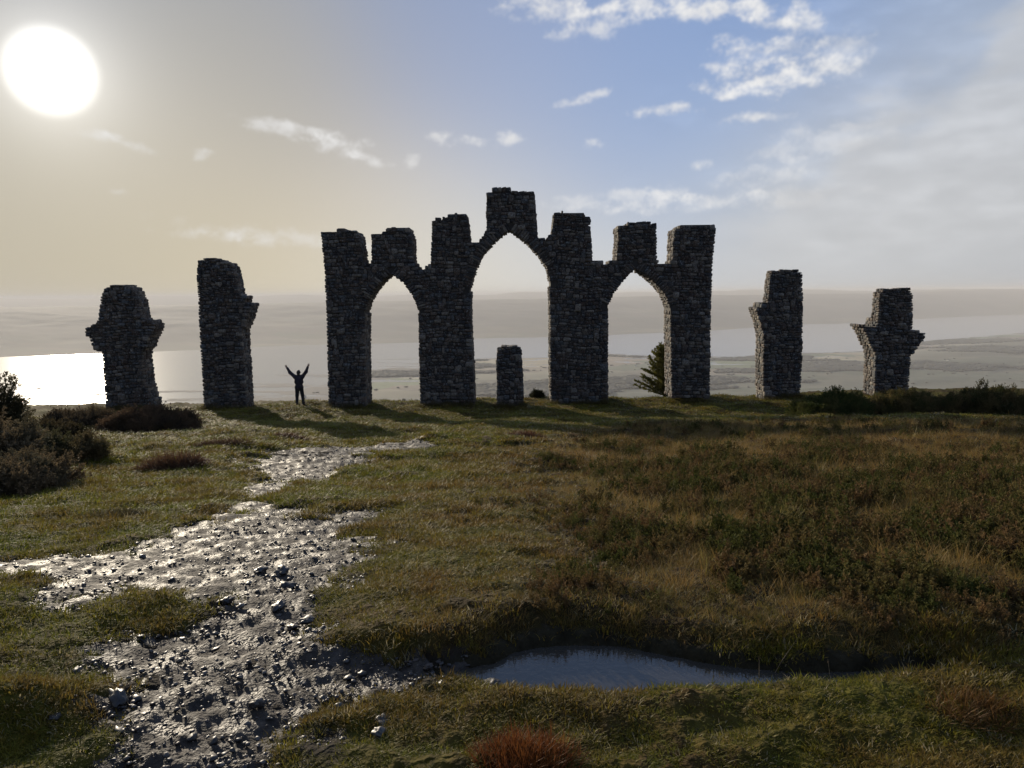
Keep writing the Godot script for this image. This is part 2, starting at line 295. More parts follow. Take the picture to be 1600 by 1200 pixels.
func make_materials() -> void:
	# stone: several tones that share the same grain, lichen and relief
	var grain := noise_tex(512, 0.02, [[0.0, grey(0.42)], [0.4, grey(0.75)], [0.6, grey(0.9)], [1.0, Color(1.0, 0.97, 0.92)]], 21, 5)
	var lichen := noise_tex(512, 0.022, [[0.0, Color(0.7, 0.74, 0.76, 0.0)], [0.64, Color(0.6, 0.64, 0.66, 0.0)], [0.70, Color(0.6, 0.64, 0.66, 0.55)], [1.0, Color(0.66, 0.68, 0.66, 0.7)]], 33, 5)
	var rough_rock := noise_tex(512, 0.03, [], 41, 5)
	var tones := [Color(0.115, 0.108, 0.104), Color(0.15, 0.135, 0.125), Color(0.175, 0.15, 0.13), Color(0.095, 0.09, 0.092), Color(0.19, 0.175, 0.16), Color(0.13, 0.105, 0.09), Color(0.15, 0.152, 0.155), Color(0.24, 0.225, 0.205)]
	for i in tones.size():
		var m := StandardMaterial3D.new()
		m.resource_name = "rubble_stone"
		var t: Color = tones[i]
		m.albedo_color = lin(t.r * t.r * 5.0 + 0.012, t.g * t.g * 4.9 + 0.0115, t.b * t.b * 4.8 + 0.0115)
		m.albedo_texture = grain
		m.uv1_triplanar = true
		m.uv1_world_triplanar = true
		m.uv1_scale = Vector3.ONE * 1.1
		m.detail_enabled = true
		m.detail_albedo = lichen
		m.detail_blend_mode = BaseMaterial3D.BLEND_MODE_MIX
		m.detail_uv_layer = BaseMaterial3D.DETAIL_UV_2
		m.uv2_triplanar = true
		m.uv2_world_triplanar = true
		m.uv2_scale = Vector3.ONE * 0.83
		m.uv2_offset = Vector3(0.13 * i, 0.07 * i, 0.0)
		m.heightmap_enabled = true
		m.heightmap_texture = rough_rock
		m.heightmap_scale = 3.0
		m.roughness = 0.92
		mats["stone%d" % i] = m
	mats.mortar = plain_mat("mortar", lin(0.045, 0.04, 0.036), 0.95)
	# ground
	var soil := noise_tex(1024, 0.012, [[0.0, grey(0.45)], [0.5, grey(0.8)], [1.0, grey(1.0)]], 51, 6)
	var crumbs := noise_tex(1024, 0.03, [], 57, 6)
	var g := StandardMaterial3D.new()
	g.resource_name = "turf"
	g.vertex_color_use_as_albedo = true
	g.albedo_texture = soil
	g.uv1_triplanar = true
	g.uv1_world_triplanar = true
	g.uv1_scale = Vector3.ONE * 0.7
	g.heightmap_enabled = true
	g.heightmap_texture = crumbs
	g.heightmap_scale = 2.0
	g.metallic_specular = 0.2
	g.roughness = 0.95
	mats.turf = g
	var mud := g.duplicate() as StandardMaterial3D
	mud.resource_name = "wet_mud"
	mud.uv1_scale = Vector3.ONE * 1.3
	mud.heightmap_scale = 0.9
	mud.roughness = 0.92
	mud.roughness_texture = noise_tex(512, 0.006, [[0.0, grey(0.55)], [0.38, grey(0.68)], [0.58, grey(0.92)], [1.0, grey(1.0)]], 61, 5)
	mud.metallic_specular = 0.38
	mats.mud = mud
	var far := StandardMaterial3D.new()
	far.resource_name = "far_land"
	far.vertex_color_use_as_albedo = true
	far.roughness = 0.95
	mats.far = far
	var sea := plain_mat("firth_water", lin(0.15, 0.16, 0.165), 0.19)  # base colour lifted to stand in for glitter on the ruffled water
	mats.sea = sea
	var pw := plain_mat("puddle_water", lin(0.045, 0.041, 0.036), 0.06)
	pw.heightmap_enabled = true
	pw.heightmap_texture = noise_tex(512, 0.02, [], 71, 3)
	pw.heightmap_scale = 0.05
	pw.uv1_triplanar = true
	pw.uv1_world_triplanar = true
	pw.uv1_scale = Vector3.ONE * 2.0
	mats.puddle = pw
	var leafm := plain_mat("grass_blades", Color.WHITE, 0.6, 0.9)
	leafm.vertex_color_use_as_albedo = true
	leafm.metallic_specular = 0.25
	mats.grass = leafm
	var hm := plain_mat("heather_sprigs", Color.WHITE, 0.8, 0.75)
	hm.vertex_color_use_as_albedo = true
	hm.metallic_specular = 0.15
	mats.heather = hm
	mats.bark = plain_mat("bark", lin(0.06, 0.045, 0.035), 0.9)
	for i in 5:
		var c: Array = [[0.06, 0.055, 0.053], [0.09, 0.08, 0.072], [0.04, 0.036, 0.036], [0.14, 0.125, 0.11], [0.085, 0.064, 0.055]][i]
		var pm := plain_mat("wet_pebble", lin(c[0], c[1], c[2]), 0.5)
		pm.albedo_texture = grain
		pm.uv1_triplanar = true
		pm.uv1_world_triplanar = true
		pm.uv1_scale = Vector3.ONE * 9.0
		mats["pebble%d" % i] = pm

# =========================================================== lookup grids
func make_grid(poly: Array, x0: float, z0: float, x1: float, z1: float, step: float) -> Dictionary:
	var w := int((x1 - x0) / step) + 1
	var h := int((z1 - z0) / step) + 1
	var data := PackedFloat32Array()
	data.resize(w * h)
	var pts := PackedVector2Array(poly)
	var n := pts.size()
	for j in h:
		for i in w:
			var p := Vector2(x0 + i * step, z0 + j * step)
			var best := 1e9
			for k in n:
				var a := pts[k]
				var ab := pts[(k + 1) % n] - a
				var ap := p - a
				best = minf(best, (ap - ab * clampf(ap.dot(ab) / ab.length_squared(), 0.0, 1.0)).length_squared())
			var s := sqrt(best)
			data[j * w + i] = -s if Geometry2D.is_point_in_polygon(p, pts) else s
	return {"x0": x0, "z0": z0, "step": step, "w": w, "h": h, "data": data}

func look(g: Dictionary, x: float, z: float) -> float:
	var fx: float = (x - g.x0) / g.step
	var fz: float = (z - g.z0) / g.step
	var w: int = g.w
	var h: int = g.h
	var cx := clampf(fx, 0.0, w - 1.001)
	var cz := clampf(fz, 0.0, h - 1.001)
	var extra: float = Vector2(fx - cx, fz - cz).length() * g.step
	var i := int(cx)
	var j := int(cz)
	var u := cx - i
	var v := cz - j
	var data: PackedFloat32Array = g.data
	var k := j * w + i
	return lerpf(lerpf(data[k], data[k + 1], u), lerpf(data[k + w], data[k + w + 1], u), v) + extra

func make_grids() -> void:
	path_grid = make_grid(PATH, -6.0, -20.0, 0.8, -1.6, 0.06)
	pool_grid = make_grid(POOL, -0.9, -3.9, 2.4, -2.5, 0.03)
	moor_grid = make_grid(MOOR, -2.0, -29.0, 22.0, -2.4, 0.25)

func path_mask(x: float, z: float) -> float:
	if x < -6.5 or x > 1.2 or z < -20.5:
		return 0.0
	var d := -z
	var s := look(path_grid, x, z)
	s += broad.get_noise_2d(x * 1.1, z * 1.1) * (0.10 + 0.035 * d) + broad.get_noise_2d(x * 3.7 + 9.0, z * 3.7) * 0.09
	return smoothstep(0.22, -0.22, s)

func moor_mask(x: float, z: float) -> float:
	if x < -2.5 or z > -2.9:
		return 0.0
	var s := look(moor_grid, minf(x, 21.0), z)
	s += broad.get_noise_2d(x * 0.7, z * 0.7) * (0.3 + 0.04 * -z)
	return smoothstep(0.45, -0.45, s)

# =========================================================== ground
func plateau(x: float, z: float) -> float:
	var d := -z
	var y := UPHILL
	if d > 4.0:
		y = UPHILL * (1.0 - (minf(d, 34.0) - 4.0) / 30.0)
		y = maxf(y, 0.0)
		if d > 31.0:
			var t := clampf((d - 31.0) / 6.0, 0.0, 1.0)
			y = UPHILL * (1.0 - 27.0 / 30.0 - (minf(d, 37.0) - 31.0) / 30.0 * (1.0 - t * 0.5))
	if d > 30.0:
		y += smoothstep(6.0, 20.0, x) * 0.3 * smoothstep(30.0, 38.0, d)
	if d > 39.6:
		var e := d - 39.6
		y -= 0.12 * e + 0.01 * e * e if e < 12.0 else 2.88 + 0.36 * (e - 12.0)
	return y

func ground_base(x: float, z: float) -> float:
	var y := plateau(x, z)
	var d := -z
	var k := smoothstep(3.0, 16.0, d)
	y += broad.get_noise_2d(x * 0.16, z * 0.16) * 0.16 * k + broad.get_noise_2d(x * 0.5 + 4.0, z * 0.5) * (0.03 + 0.06 * k)
	if z > -4.6 and z < -2.3 and x > -1.2 and x < 2.9:
		var s := look(pool_grid, x, z)
		y += 0.06 * smoothstep(0.0, 0.2, s) * smoothstep(0.9, 0.3, s) * smoothstep(-3.05, -3.4, z)
		y = lerpf(y, UPHILL + (0.018 * smoothstep(0.0, 0.08, s)), smoothstep(0.3, 0.05, s) * 0.85 * smoothstep(-3.5, -3.0, z))
		y -= 0.085 * smoothstep(0.01, -0.07, s)
	# a mossy hummock near the photographer's left foot
	y += 0.09 * exp(-(pow((x + 1.98) / 0.26, 2.0) + pow((z + 2.82) / 0.16, 2.0)))
	return y

func ground_y(x: float, z: float) -> float:
	var m := path_mask(x, z)
	return ground_base(x, z) + (0.5 - m) * 0.05

func build_ground() -> void:
	# one sheet of polar rings round the photographer: dense ahead, coarse elsewhere
	var rings := PackedFloat32Array()
	var r := 1.7
	while r < 54.0:
		rings.append(r)
		r *= 1.0072 if r < 22.0 else 1.013
	var cols := PackedFloat32Array()
	var a := -47.0
	while a <= 47.001:
		cols.append(deg_to_rad(a))
		a += 0.15
	var nr := rings.size()
	var nc := cols.size()
	var v := PackedVector3Array()
	var c := PackedColorArray()
	var mv := PackedVector3Array()
	var mc := PackedColorArray()
	var mask := PackedFloat32Array()
	v.resize(nr * nc)
	c.resize(nr * nc)
	mv.resize(nr * nc)
	mc.resize(nr * nc)
	mask.resize(nr * nc)
	for i in nr:
		var rr := rings[i]
		for j in nc:
			var x := rr * sin(cols[j])
			var z := -rr * cos(cols[j])
			var k := i * nc + j
			var far := clampf(rr / 10.0, 0.35, 1.6)
			var m := path_mask(x, z)
			mask[k] = m
			var base := ground_base(x, z)
			var n1 := broad.get_noise_2d(x * 2.3, z * 2.3)
			var n2 := fine.get_noise_2d(x * 9.0, z * 9.0)
			var y := base + (0.5 - m) * 0.05 + (n1 * 0.03 + n2 * 0.012) * (0.6 + far * 0.6)
			v[k] = Vector3(x, y, z)
			var mo := moor_mask(x, z) if m < 0.5 else 0.0
			var t := broad.get_noise_2d(x * 0.8 + 20.0, z * 0.8)
			var col := Color(0.11, 0.10, 0.018).lerp(Color(0.10, 0.064, 0.02), clampf(0.5 + t * 1.3, 0.0, 1.0))
			col = col.lerp(Color(0.05, 0.034, 0.017), mo)
			col = col.lerp(Color(0.04, 0.032, 0.026), smoothstep(0.1, 0.6, m))
			if look_pool(x, z) < 0.04:
				col = Color(0.05, 0.04, 0.026)
			c[k] = col
			if m > 0.02:
				var b := broad.get_noise_2d(x * 5.0 + 31.0, z * 5.0) * 0.014 + fine.get_noise_2d(x * 16.0, z * 16.0) * 0.006 + fine.get_noise_2d(x * 38.0 + 5.0, z * 38.0) * 0.004
				b += absf(broad.get_noise_2d(x * 1.7, z * 1.7 + 8.0)) * 0.018 - 0.007
				mv[k] = Vector3(x, base + b * (0.85 + far * 0.3), z)
				var mt := clampf(0.5 + n2 * 0.8, 0.0, 1.0)
				mc[k] = Color(0.085, 0.068, 0.056).lerp(Color(0.045, 0.036, 0.031), mt)
	var idx := PackedInt32Array()
	var midx := PackedInt32Array()
	for i in nr - 1:
		for j in nc - 1:
			var k := i * nc + j
			idx.append_array([k, k + nc, k + 1, k + 1, k + nc, k + nc + 1])
			if mask[k] > 0.1 and mask[k + 1] > 0.1 and mask[k + nc] > 0.1 and mask[k + nc + 1] > 0.1:
				midx.append_array([k, k + nc, k + 1, k + 1, k + nc, k + nc + 1])
	# the coarse rest of the sheet joins on: under the photographer, beside and behind
	var first := v.size()
	var far_rings := [0.0, 0.8, 1.7, 3.0, 6.0, 12.0, 24.0, 40.0, 54.0, 90.0, 160.0, 400.0, 1200.0, 4000.0]
	var steps := 56
	for i in far_rings.size():
		for j in steps + 1:
			var ang := deg_to_rad(47.0 + 266.0 * j / steps) if i > 2 else TAU * j / steps
			var x: float = far_rings[i] * sin(ang)
			var z: float = -far_rings[i] * cos(ang)
			v.append(Vector3(x, maxf(ground_base(x, z), -452.0) - (0.01 if i <= 2 else 0.0), z))
			c.append(Color(0.075, 0.058, 0.02))
	for i in far_rings.size() - 1:
		if i == 2:
			continue
		for j in steps:
			var k := first + i * (steps + 1) + j
			idx.append_array([k, k + steps + 1, k + 1, k + 1, k + steps + 1, k + steps + 2])
	for j in steps:
		var ang0 := deg_to_rad(47.0 + 266.0 * j / steps)
		var ang1 := deg_to_rad(47.0 + 266.0 * (j + 1) / steps)
		var k := first + 3 * (steps + 1) + j
		var q := v.size()
		for ang in [ang0, ang1]:
			var x := 1.7 * sin(ang)
			var z := -1.7 * cos(ang)
			v.append(Vector3(x, ground_base(x, z), z))
			c.append(Color(0.075, 0.058, 0.02))
		idx.append_array([q, k, q + 1, q + 1, k, k + 1])
	var o := part("ground", array_mesh(v, idx, smooth_normals(v, idx), c), mats.turf, self)
	tag(o, "uneven mossy olive turf sloping down to the ruined arches", "ground", "", "structure")
	# keep only the vertices that the muddy track uses
	var remap := {}
	var pv := PackedVector3Array()
	var pc := PackedColorArray()
	for n in midx.size():
		var k := midx[n]
		if not remap.has(k):
			remap[k] = pv.size()
			pv.append(mv[k])
			pc.append(mc[k])
		midx[n] = remap[k]
	var p := part("path", array_mesh(pv, midx, smooth_normals(pv, midx), pc), mats.mud, self)
	tag(p, "wet muddy track glistening with stones, winding up from the arches", "path", "", "structure")
	# the pool of standing water: its own level sheet, banks come up through it
	var wv := PackedVector3Array()
	var wi := PackedInt32Array()
	for j in 29:
		for i in 67:
			wv.append(Vector3(-0.75 + i * 0.045, UPHILL - 0.014, -3.75 + j * 0.034))
	for j in 28:
		for i in 66:
			var k := j * 67 + i
			var s := look_pool(wv[k].x, wv[k].z)
			if s < 0.1:
				wi.append_array([k, k + 1, k + 67, k + 1, k + 68, k + 67])
	var pool := part("puddle", array_mesh(wv, wi, smooth_normals(wv, wi)), mats.puddle, self)
	tag(pool, "still dark puddle below the grassy bank in front of the moor", "puddle", "", "structure")

func look_pool(x: float, z: float) -> float:
	if x < -1.2 or x > 2.9 or z > -2.3 or z < -4.6:
		return 9.0
	return look(pool_grid, x, z)

# =========================================================== far land and firth
func along(table: Array, az: float) -> float:
	if az <= table[0].x:
		return table[0].y
	for i in table.size() - 1:
		if az <= table[i + 1].x:
			return lerpf(table[i].y, table[i + 1].y, (az - table[i].x) / (table[i + 1].x - table[i].x))
	return table[-1].y

const FIELDS := [Color(0.32, 0.26, 0.15), Color(0.12, 0.16, 0.06), Color(0.17, 0.12, 0.08), Color(0.34, 0.30, 0.19), Color(0.08, 0.11, 0.05), Color(0.24, 0.18, 0.12)]

func woods(x: float, z: float) -> float:
	return broad.get_noise_2d(x / 2600.0 + 7.0, z / 1300.0)

func field_color(x: float, z: float) -> Color:
	var w := broad.get_noise_2d(x / 400.0, z / 400.0) * 0.25
	var f := cells.get_noise_2d(x / 560.0 + w, z / 420.0 + w)
	var c: Color = FIELDS[int(clampf((f + 1.0) * 3.0, 0.0, 5.0))]
	var s := woods(x, z)
	c = c.lerp(Color(0.035, 0.04, 0.026), smoothstep(0.08, 0.16, s))
	return c * (0.9 + 0.25 * broad.get_noise_2d(x / 420.0, z / 300.0))

func low_y(az: float, r: float, x: float, z: float) -> float:
	var t := along(NEAR_SHORE, az) + broad.get_noise_2d(x / 500.0, z / 500.0) * 130.0 - r
	if t < 0.0:
		# mud banks left bare by the tide lie off the shore on the left
		var bank := broad.get_noise_2d(x / 1500.0 + 5.0, z / 150.0) * smoothstep(2.0, -8.0, az) * smoothstep(-1500.0, -200.0, t)
		return -449.8 if bank > 0.2 else -450.0 + maxf(t * 0.02, -6.0)
	var h := 0.2 + minf(t, 500.0) * 0.002
	var bar := broad.get_noise_2d(x / 900.0 + 2.0, z / 160.0)
	if t < 900.0 and bar < -0.32:
		h = -0.4
	return -450.0 + h + smoothstep(500.0, 2600.0, t) * (16.0 + 14.0 * broad.get_noise_2d(x / 700.0, z / 700.0))

func build_far_land() -> void:
	var cols := 720
	var rows := 240
	var v := PackedVector3Array()
	var c := PackedColorArray()
	for i in rows + 1:
		for j in cols + 1:
			var az := lerpf(-60.0, 60.0, float(j) / cols)
			var s := float(i) / rows
			var reach := along(NEAR_SHORE, az) + 1500.0
			# rings lie close on the steep hillside near by and spread over the lowland
			var r := 53.0 * pow(2200.0 / 53.0, s / 0.2) if s < 0.2 else lerpf(2200.0, reach, (s - 0.2) / 0.8)
			var x := r * sin(deg_to_rad(az))
			var z := -r * cos(deg_to_rad(az))
			var y := plateau(x, z)
			var n := broad.get_noise_2d(x / 70.0, z / 70.0)
			if y > -449.0:
				y += n * clampf((r - 60.0) * 0.03, 0.0, 6.0)
			var low := low_y(az, r, x, z) if r > 900.0 else -460.0
			v.append(Vector3(x, maxf(y, low), z))
			var t := along(NEAR_SHORE, az) - r
			var col := field_color(x, z)
			var flats := lerpf(1100.0, 120.0, smoothstep(-14.0, -2.0, az))
			col = col.lerp(Color(0.045, 0.052, 0.028), 0.8 * smoothstep(600.0, 1700.0, t))
			col = col.lerp(Color(0.075, 0.065, 0.055), smoothstep(flats, flats * 0.6, t))
			if low < y:
				col = Color(0.07, 0.055, 0.03)
			c.append(col)
	var idx := PackedInt32Array()
	for i in rows:
		for j in cols:
			var k := i * (cols + 1) + j
			idx.append_array([k, k + cols + 1, k + 1, k + 1, k + cols + 1, k + cols + 2])
	var lo := part("lowland", array_mesh(v, idx, smooth_normals(v, idx), c), mats.far, self)
	tag(lo, "hazy lowland of fields and woods with mudflats along the near shore", "lowland", "", "structure")
	# beyond the firth
	rows = 130
	v = PackedVector3Array()
	c = PackedColorArray()
	for i in rows + 1:
		for j in cols + 1:
			var az := lerpf(-60.0, 60.0, float(j) / cols)
			var f := along(FAR_SHORE, az)
			var s := float(i) / rows
			var r := f - 300.0 + 8200.0 * s if s < 0.75 else lerpf(f + 5850.0, 26000.0, (s - 0.75) / 0.25)
			var x := r * sin(deg_to_rad(az))
			var z := -r * cos(deg_to_rad(az))
			var t := r - f + broad.get_noise_2d(x / 800.0, z / 800.0) * 60.0
			var top := EYE + 450.0 - tan(deg_to_rad(lerpf(0.56, 0.22, smoothstep(-30.0, 30.0, az)))) * (f + 5200.0)
			var h := minf(t * 0.02, 3.0)
			if t > 0.0:
				h += top * pow(smoothstep(0.0, 5200.0, t), 0.85) * (1.0 - 0.35 * smoothstep(5400.0, 8000.0, t))
				h += (broad.get_noise_2d(x / 1900.0, z / 1900.0) * 26.0 + broad.get_noise_2d(x / 400.0, z / 400.0) * 2.0) * smoothstep(300.0, 3500.0, t) * (1.0 - 0.5 * smoothstep(3500.0, 5000.0, t))
			var far_ridge := smoothstep(16500.0, 24000.0, r)
			h = lerpf(h, 470.0 + broad.get_noise_2d(az * 0.09, 3.0) * 75.0, far_ridge)
			v.append(Vector3(x, minf(-450.0 + maxf(h, -5.0), 90.0), z))
			var col := field_color(x, z)
			col = col.lerp(Color(0.04, 0.042, 0.03), clampf(0.75 + 0.25 * smoothstep(700.0, 2500.0, t + woods(x, z) * 2500.0), 0.0, 1.0))
			c.append(col)
	idx = PackedInt32Array()
	for i in rows:
		for j in cols:
			var k := i * (cols + 1) + j
			idx.append_array([k, k + cols + 1, k + 1, k + 1, k + cols + 1, k + cols + 2])
	var hi := part("hills", array_mesh(v, idx, smooth_normals(v, idx), c), mats.far, self)
	tag(hi, "long low hills fading into haze beyond the firth", "hills", "", "structure")
	# the firth
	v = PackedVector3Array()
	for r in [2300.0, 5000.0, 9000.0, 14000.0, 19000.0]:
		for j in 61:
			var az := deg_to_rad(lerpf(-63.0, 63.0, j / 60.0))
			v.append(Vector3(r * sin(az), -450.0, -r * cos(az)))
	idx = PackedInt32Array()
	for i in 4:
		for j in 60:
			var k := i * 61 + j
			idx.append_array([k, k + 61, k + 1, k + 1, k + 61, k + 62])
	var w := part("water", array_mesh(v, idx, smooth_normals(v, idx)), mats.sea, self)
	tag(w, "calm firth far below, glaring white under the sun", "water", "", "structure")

# =========================================================== masonry
func stone_shape(seed_: int) -> ArrayMesh:
	# a rough squared block of unit size: six faces, worn edges and corners
	var r := RandomNumberGenerator.new()
	r.seed = seed_
	var v := PackedVector3Array()
	v.resize(24)
	for n in 8:
		var s := Vector3(-1 if n & 1 else 1, -1 if n & 2 else 1, -1 if n & 4 else 1)
		var corner := s * 0.5 * Vector3(r.randf_range(0.84, 1.03), r.randf_range(0.78, 1.05), r.randf_range(0.85, 1.05))
		for ax in 3:
			var p := corner
			for o in 3:
				if o != ax:
					p[o] -= s[o] * r.randf_range(0.08, 0.22)
			v[n * 3 + ax] = p
	var idx := PackedInt32Array()
	var polys := []
	for ax in 3:
		var b := (ax + 1) % 3
		var c := (ax + 2) % 3
		for s in 2:
			var f := []
			for q in [[0, 0], [1, 0], [1, 1], [0, 1]]:
				f.append(((s << ax) | (q[0] << b) | (q[1] << c)) * 3 + ax)
			polys.append(f)
		for q in [[0, 0], [1, 0], [1, 1], [0, 1]]:
			var lo: int = (q[0] << b) | (q[1] << c)
			var hi: int = lo | (1 << ax)
			polys.append([lo * 3 + b, hi * 3 + b, hi * 3 + c, lo * 3 + c])
	for n in 8:
		polys.append([n * 3, n * 3 + 1, n * 3 + 2])
	for f in polys:
		var mid := Vector3.ZERO
		for k in f:
			mid += v[k]
		var out: Vector3 = (v[f[2]] - v[f[0]]).cross(v[f[1]] - v[f[0]])
		if out.dot(mid) < 0.0:
			f.reverse()
		for k in range(1, f.size() - 1):
			idx.append_array([f[0], f[k], f[k + 1]])
	return array_mesh(v, idx, smooth_normals(v, idx))

class Wall:
	var outline: PackedVector2Array
	var depth_low := 1.3
	var depth_high := 1.3
	var split := 99.0
	var arcs := []          # intrados curves
	var stones := []        # [transform, front area, tone]

	func depth(y: float) -> float:
		return depth_low if y < split else depth_high

	func crossings(y: float) -> PackedFloat32Array:
		var xs := PackedFloat32Array()
		var n := outline.size()
		for i in n:
			var a := outline[i]
			var b := outline[(i + 1) % n]
			if (a.y > y) != (b.y > y):
				xs.append(a.x + (b.x - a.x) * (y - a.y) / (b.y - a.y))
		xs.sort()
		return xs

	func arc_distance(p: Vector2) -> float:
		var best := 1e9
		for arc in arcs:
			for i in arc.size() - 1:
				var a: Vector2 = arc[i]
				var ab: Vector2 = arc[i + 1] - a
				var ap := p - a
				best = minf(best, (ap - ab * clampf(ap.dot(ab) / ab.length_squared(), 0.0, 1.0)).length())
		return best

func lay(w: Wall, at: Vector3, size: Vector3, turn: Basis, front: float) -> void:
	var b := turn * Basis.from_scale(size)
	w.stones.append([Transform3D(b, at), front, rng.randi_range(0, 7), rng.randi_range(0, stone_shapes.size() - 1)])

func wobble(k: float) -> Basis:
	return Basis.from_euler(Vector3(rng.randf_range(-k, k), rng.randf_range(-k, k), rng.randf_range(-k, k)))

func widths(total: float, lo: float, hi: float) -> PackedFloat32Array:
	var out := PackedFloat32Array()
	var sum := 0.0
	while sum < total - lo * 0.5:
		var k := rng.randf_range(lo, hi)
		out.append(k)
		sum += k
	if out.is_empty():
		out.append(total)
		sum = total
	for i in out.size():
		out[i] *= total / sum
	return out

func masonry(called: String, outline: Array, at: Vector3, depth_low: float, depth_high: float, split: float, arcs: Array, label: String, category: String, group := "", lo := 0.09, hi := 0.2) -> Node3D:
	var w := Wall.new()
	w.depth_low = depth_low
	w.depth_high = depth_high
	w.split = split
	w.arcs = arcs
	var top := -9.0
	for p in outline:
		w.outline.append(p - Vector2(at.x, at.y))
		top = maxf(top, p.y - at.y)
	for i in arcs.size():
		for k in arcs[i].size():
			arcs[i][k] -= Vector2(at.x, at.y)
	var cv := PackedVector3Array()
	var ci := PackedInt32Array()
	var y := -0.75
	while y < top:
		var h := rng.randf_range(lo, hi)
		if rng.randf() < 0.12:
			h *= 1.35
		if y > top - 2.2:
			h *= 0.9
		if y + h > top - 0.05:
			h = maxf(top - y, 0.08)
		var mid := y + h * 0.5
		var xs := w.crossings(maxf(mid, 0.1))
		for s in range(0, xs.size() - 1, 2):
			var xa := xs[s] + rng.randf_range(-0.015, 0.015)
			var xb := xs[s + 1] + rng.randf_range(-0.015, 0.015)
			var wide := xb - xa
			if wide < 0.05:
				continue
			var dep := w.depth(mid)
			# heart of the wall: mortar and packing behind the facing stones
			var inset := minf(0.07, wide * 0.2)
			box(cv, ci, Vector3(xa + inset, y - 0.003, -dep + 0.07), Vector3(xb - inset, y + h + 0.003 if mid < top - 0.3 else y + h * 0.8, -0.07))
			# facing the camera
			var x := xa
			for k in widths(wide, 0.1, 0.44):
				var p := Vector2(x + k * 0.5, mid)
				x += k
				var off: float = 0.05 * sin(p.x * 1.3) + 0.03 * sin(p.x * 3.1 + 1.0)
				if w.arc_distance(p) < 0.36:
					continue
				var tall := h
				var proud := rng.randf_range(-0.035, 0.035)
				if rng.randf() < 0.13:
					tall *= rng.randf_range(1.4, 1.9)
					proud += 0.035
				lay(w, Vector3(p.x, p.y + off * clampf(mid, 0.0, 1.0) * (1.0 if wide > 1.0 else 0.0), -0.13 + proud), Vector3(k - 0.004, tall - 0.004, 0.3), wobble(0.05), k * tall)
			# the two ends, and the hidden back
			for side in [-1.0, 1.0]:
				var xe := xa if side < 0.0 else xb
				if w.arc_distance(Vector2(xe, mid)) < 0.2:
					continue
				var z := -0.2
				for k in widths(dep - 0.2, 0.2, 0.5):
					lay(w, Vector3(xe - side * (0.14 + rng.randf_range(-0.015, 0.03)), mid, z - k * 0.5), Vector3(minf(0.3, wide), h + 0.03, k - 0.004), wobble(0.05), 0.0)
					z -= k
			x = xa
			for k in widths(wide, 0.3, 0.6):
				if w.arc_distance(Vector2(x + k * 0.5, mid)) > 0.36:
					lay(w, Vector3(x + k * 0.5, mid, -dep + 0.13 + rng.randf_range(-0.03, 0.03)), Vector3(k, h, 0.3), wobble(0.05), 0.0)
				x += k
		y += h
	# ring of thin stones on edge round each arch, right through the wall
	for arc in arcs:
		var z := 0.02
		var layer := 0
		while z > -depth_low + 0.1:
			var deep := rng.randf_range(0.38, 0.46) if z > -depth_low + 0.6 else depth_low + z
			for i in arc.size() - 1:
				var a: Vector2 = arc[i]
				var b: Vector2 = arc[i + 1]
				var dir := (b - a).normalized()
				var out := Vector2(dir.y, -dir.x)
				var x := 0.0
				for k in widths((b - a).length(), 0.09, 0.17):
					var rad := rng.randf_range(0.4, 0.56)
					var p := a + dir * (x + k * 0.5) + out * (rad * 0.5 + rng.randf_range(-0.016, 0.012))
					x += k
					var turn := Basis(Vector3(-dir.x, -dir.y, 0), Vector3(out.x, out.y, 0), Vector3.BACK) * wobble(0.06)
					lay(w, Vector3(p.x, p.y, z - deep * 0.5 + rng.randf_range(-0.03, 0.03)), Vector3(k - 0.008, rad, deep), turn, k * rad if layer == 0 else 0.0)
			z -= deep
			layer += 1
	var root := thing(called, at, label, category, group)
	part("mortar_core", array_mesh(cv, ci), mats.mortar, root)
	# the largest facing stones stand as pieces of their own; the others are joined
	w.stones.sort_custom(func(a, b): return a[1] > b[1])
	var rest := []
	for i in 8:
		rest.append([PackedVector3Array(), PackedVector3Array(), PackedInt32Array()])
	var count := 0
	for s in w.stones:
		var shape: ArrayMesh = stone_shapes[s[3]]
		if count < 298 and s[1] > 0.0:
			var o := part("stone", shape, mats["stone%d" % s[2]], root)
			o.transform = s[0]
			count += 1
		else:
			var arr := shape.surface_get_arrays(0)
			var sv: PackedVector3Array = arr[Mesh.ARRAY_VERTEX]
			var sn: PackedVector3Array = arr[Mesh.ARRAY_NORMAL]
			var si: PackedInt32Array = arr[Mesh.ARRAY_INDEX]
			var t: Transform3D = s[0]
			var nb: Basis = t.basis.inverse().transposed()
			var r: Array = rest[s[2]]
			var from: int = r[0].size()
			for k in sv.size():
				r[0].append(t * sv[k])
				r[1].append((nb * sn[k]).normalized())
			for k in si:
				r[2].append(k + from)
	var m := ArrayMesh.new()
	var used := []
	for i in 8:
		if rest[i][2].size():
			var a := []
			a.resize(Mesh.ARRAY_MAX)
			a[Mesh.ARRAY_VERTEX] = rest[i][0]
			a[Mesh.ARRAY_NORMAL] = rest[i][1]
			a[Mesh.ARRAY_INDEX] = rest[i][2]
			m.add_surface_from_arrays(Mesh.PRIMITIVE_TRIANGLES, a)
			m.surface_set_material(m.get_surface_count() - 1, mats["stone%d" % i])
	var o := part("small_stones", m, null, root)
	o.set_meta("kind", "stuff")
	return root

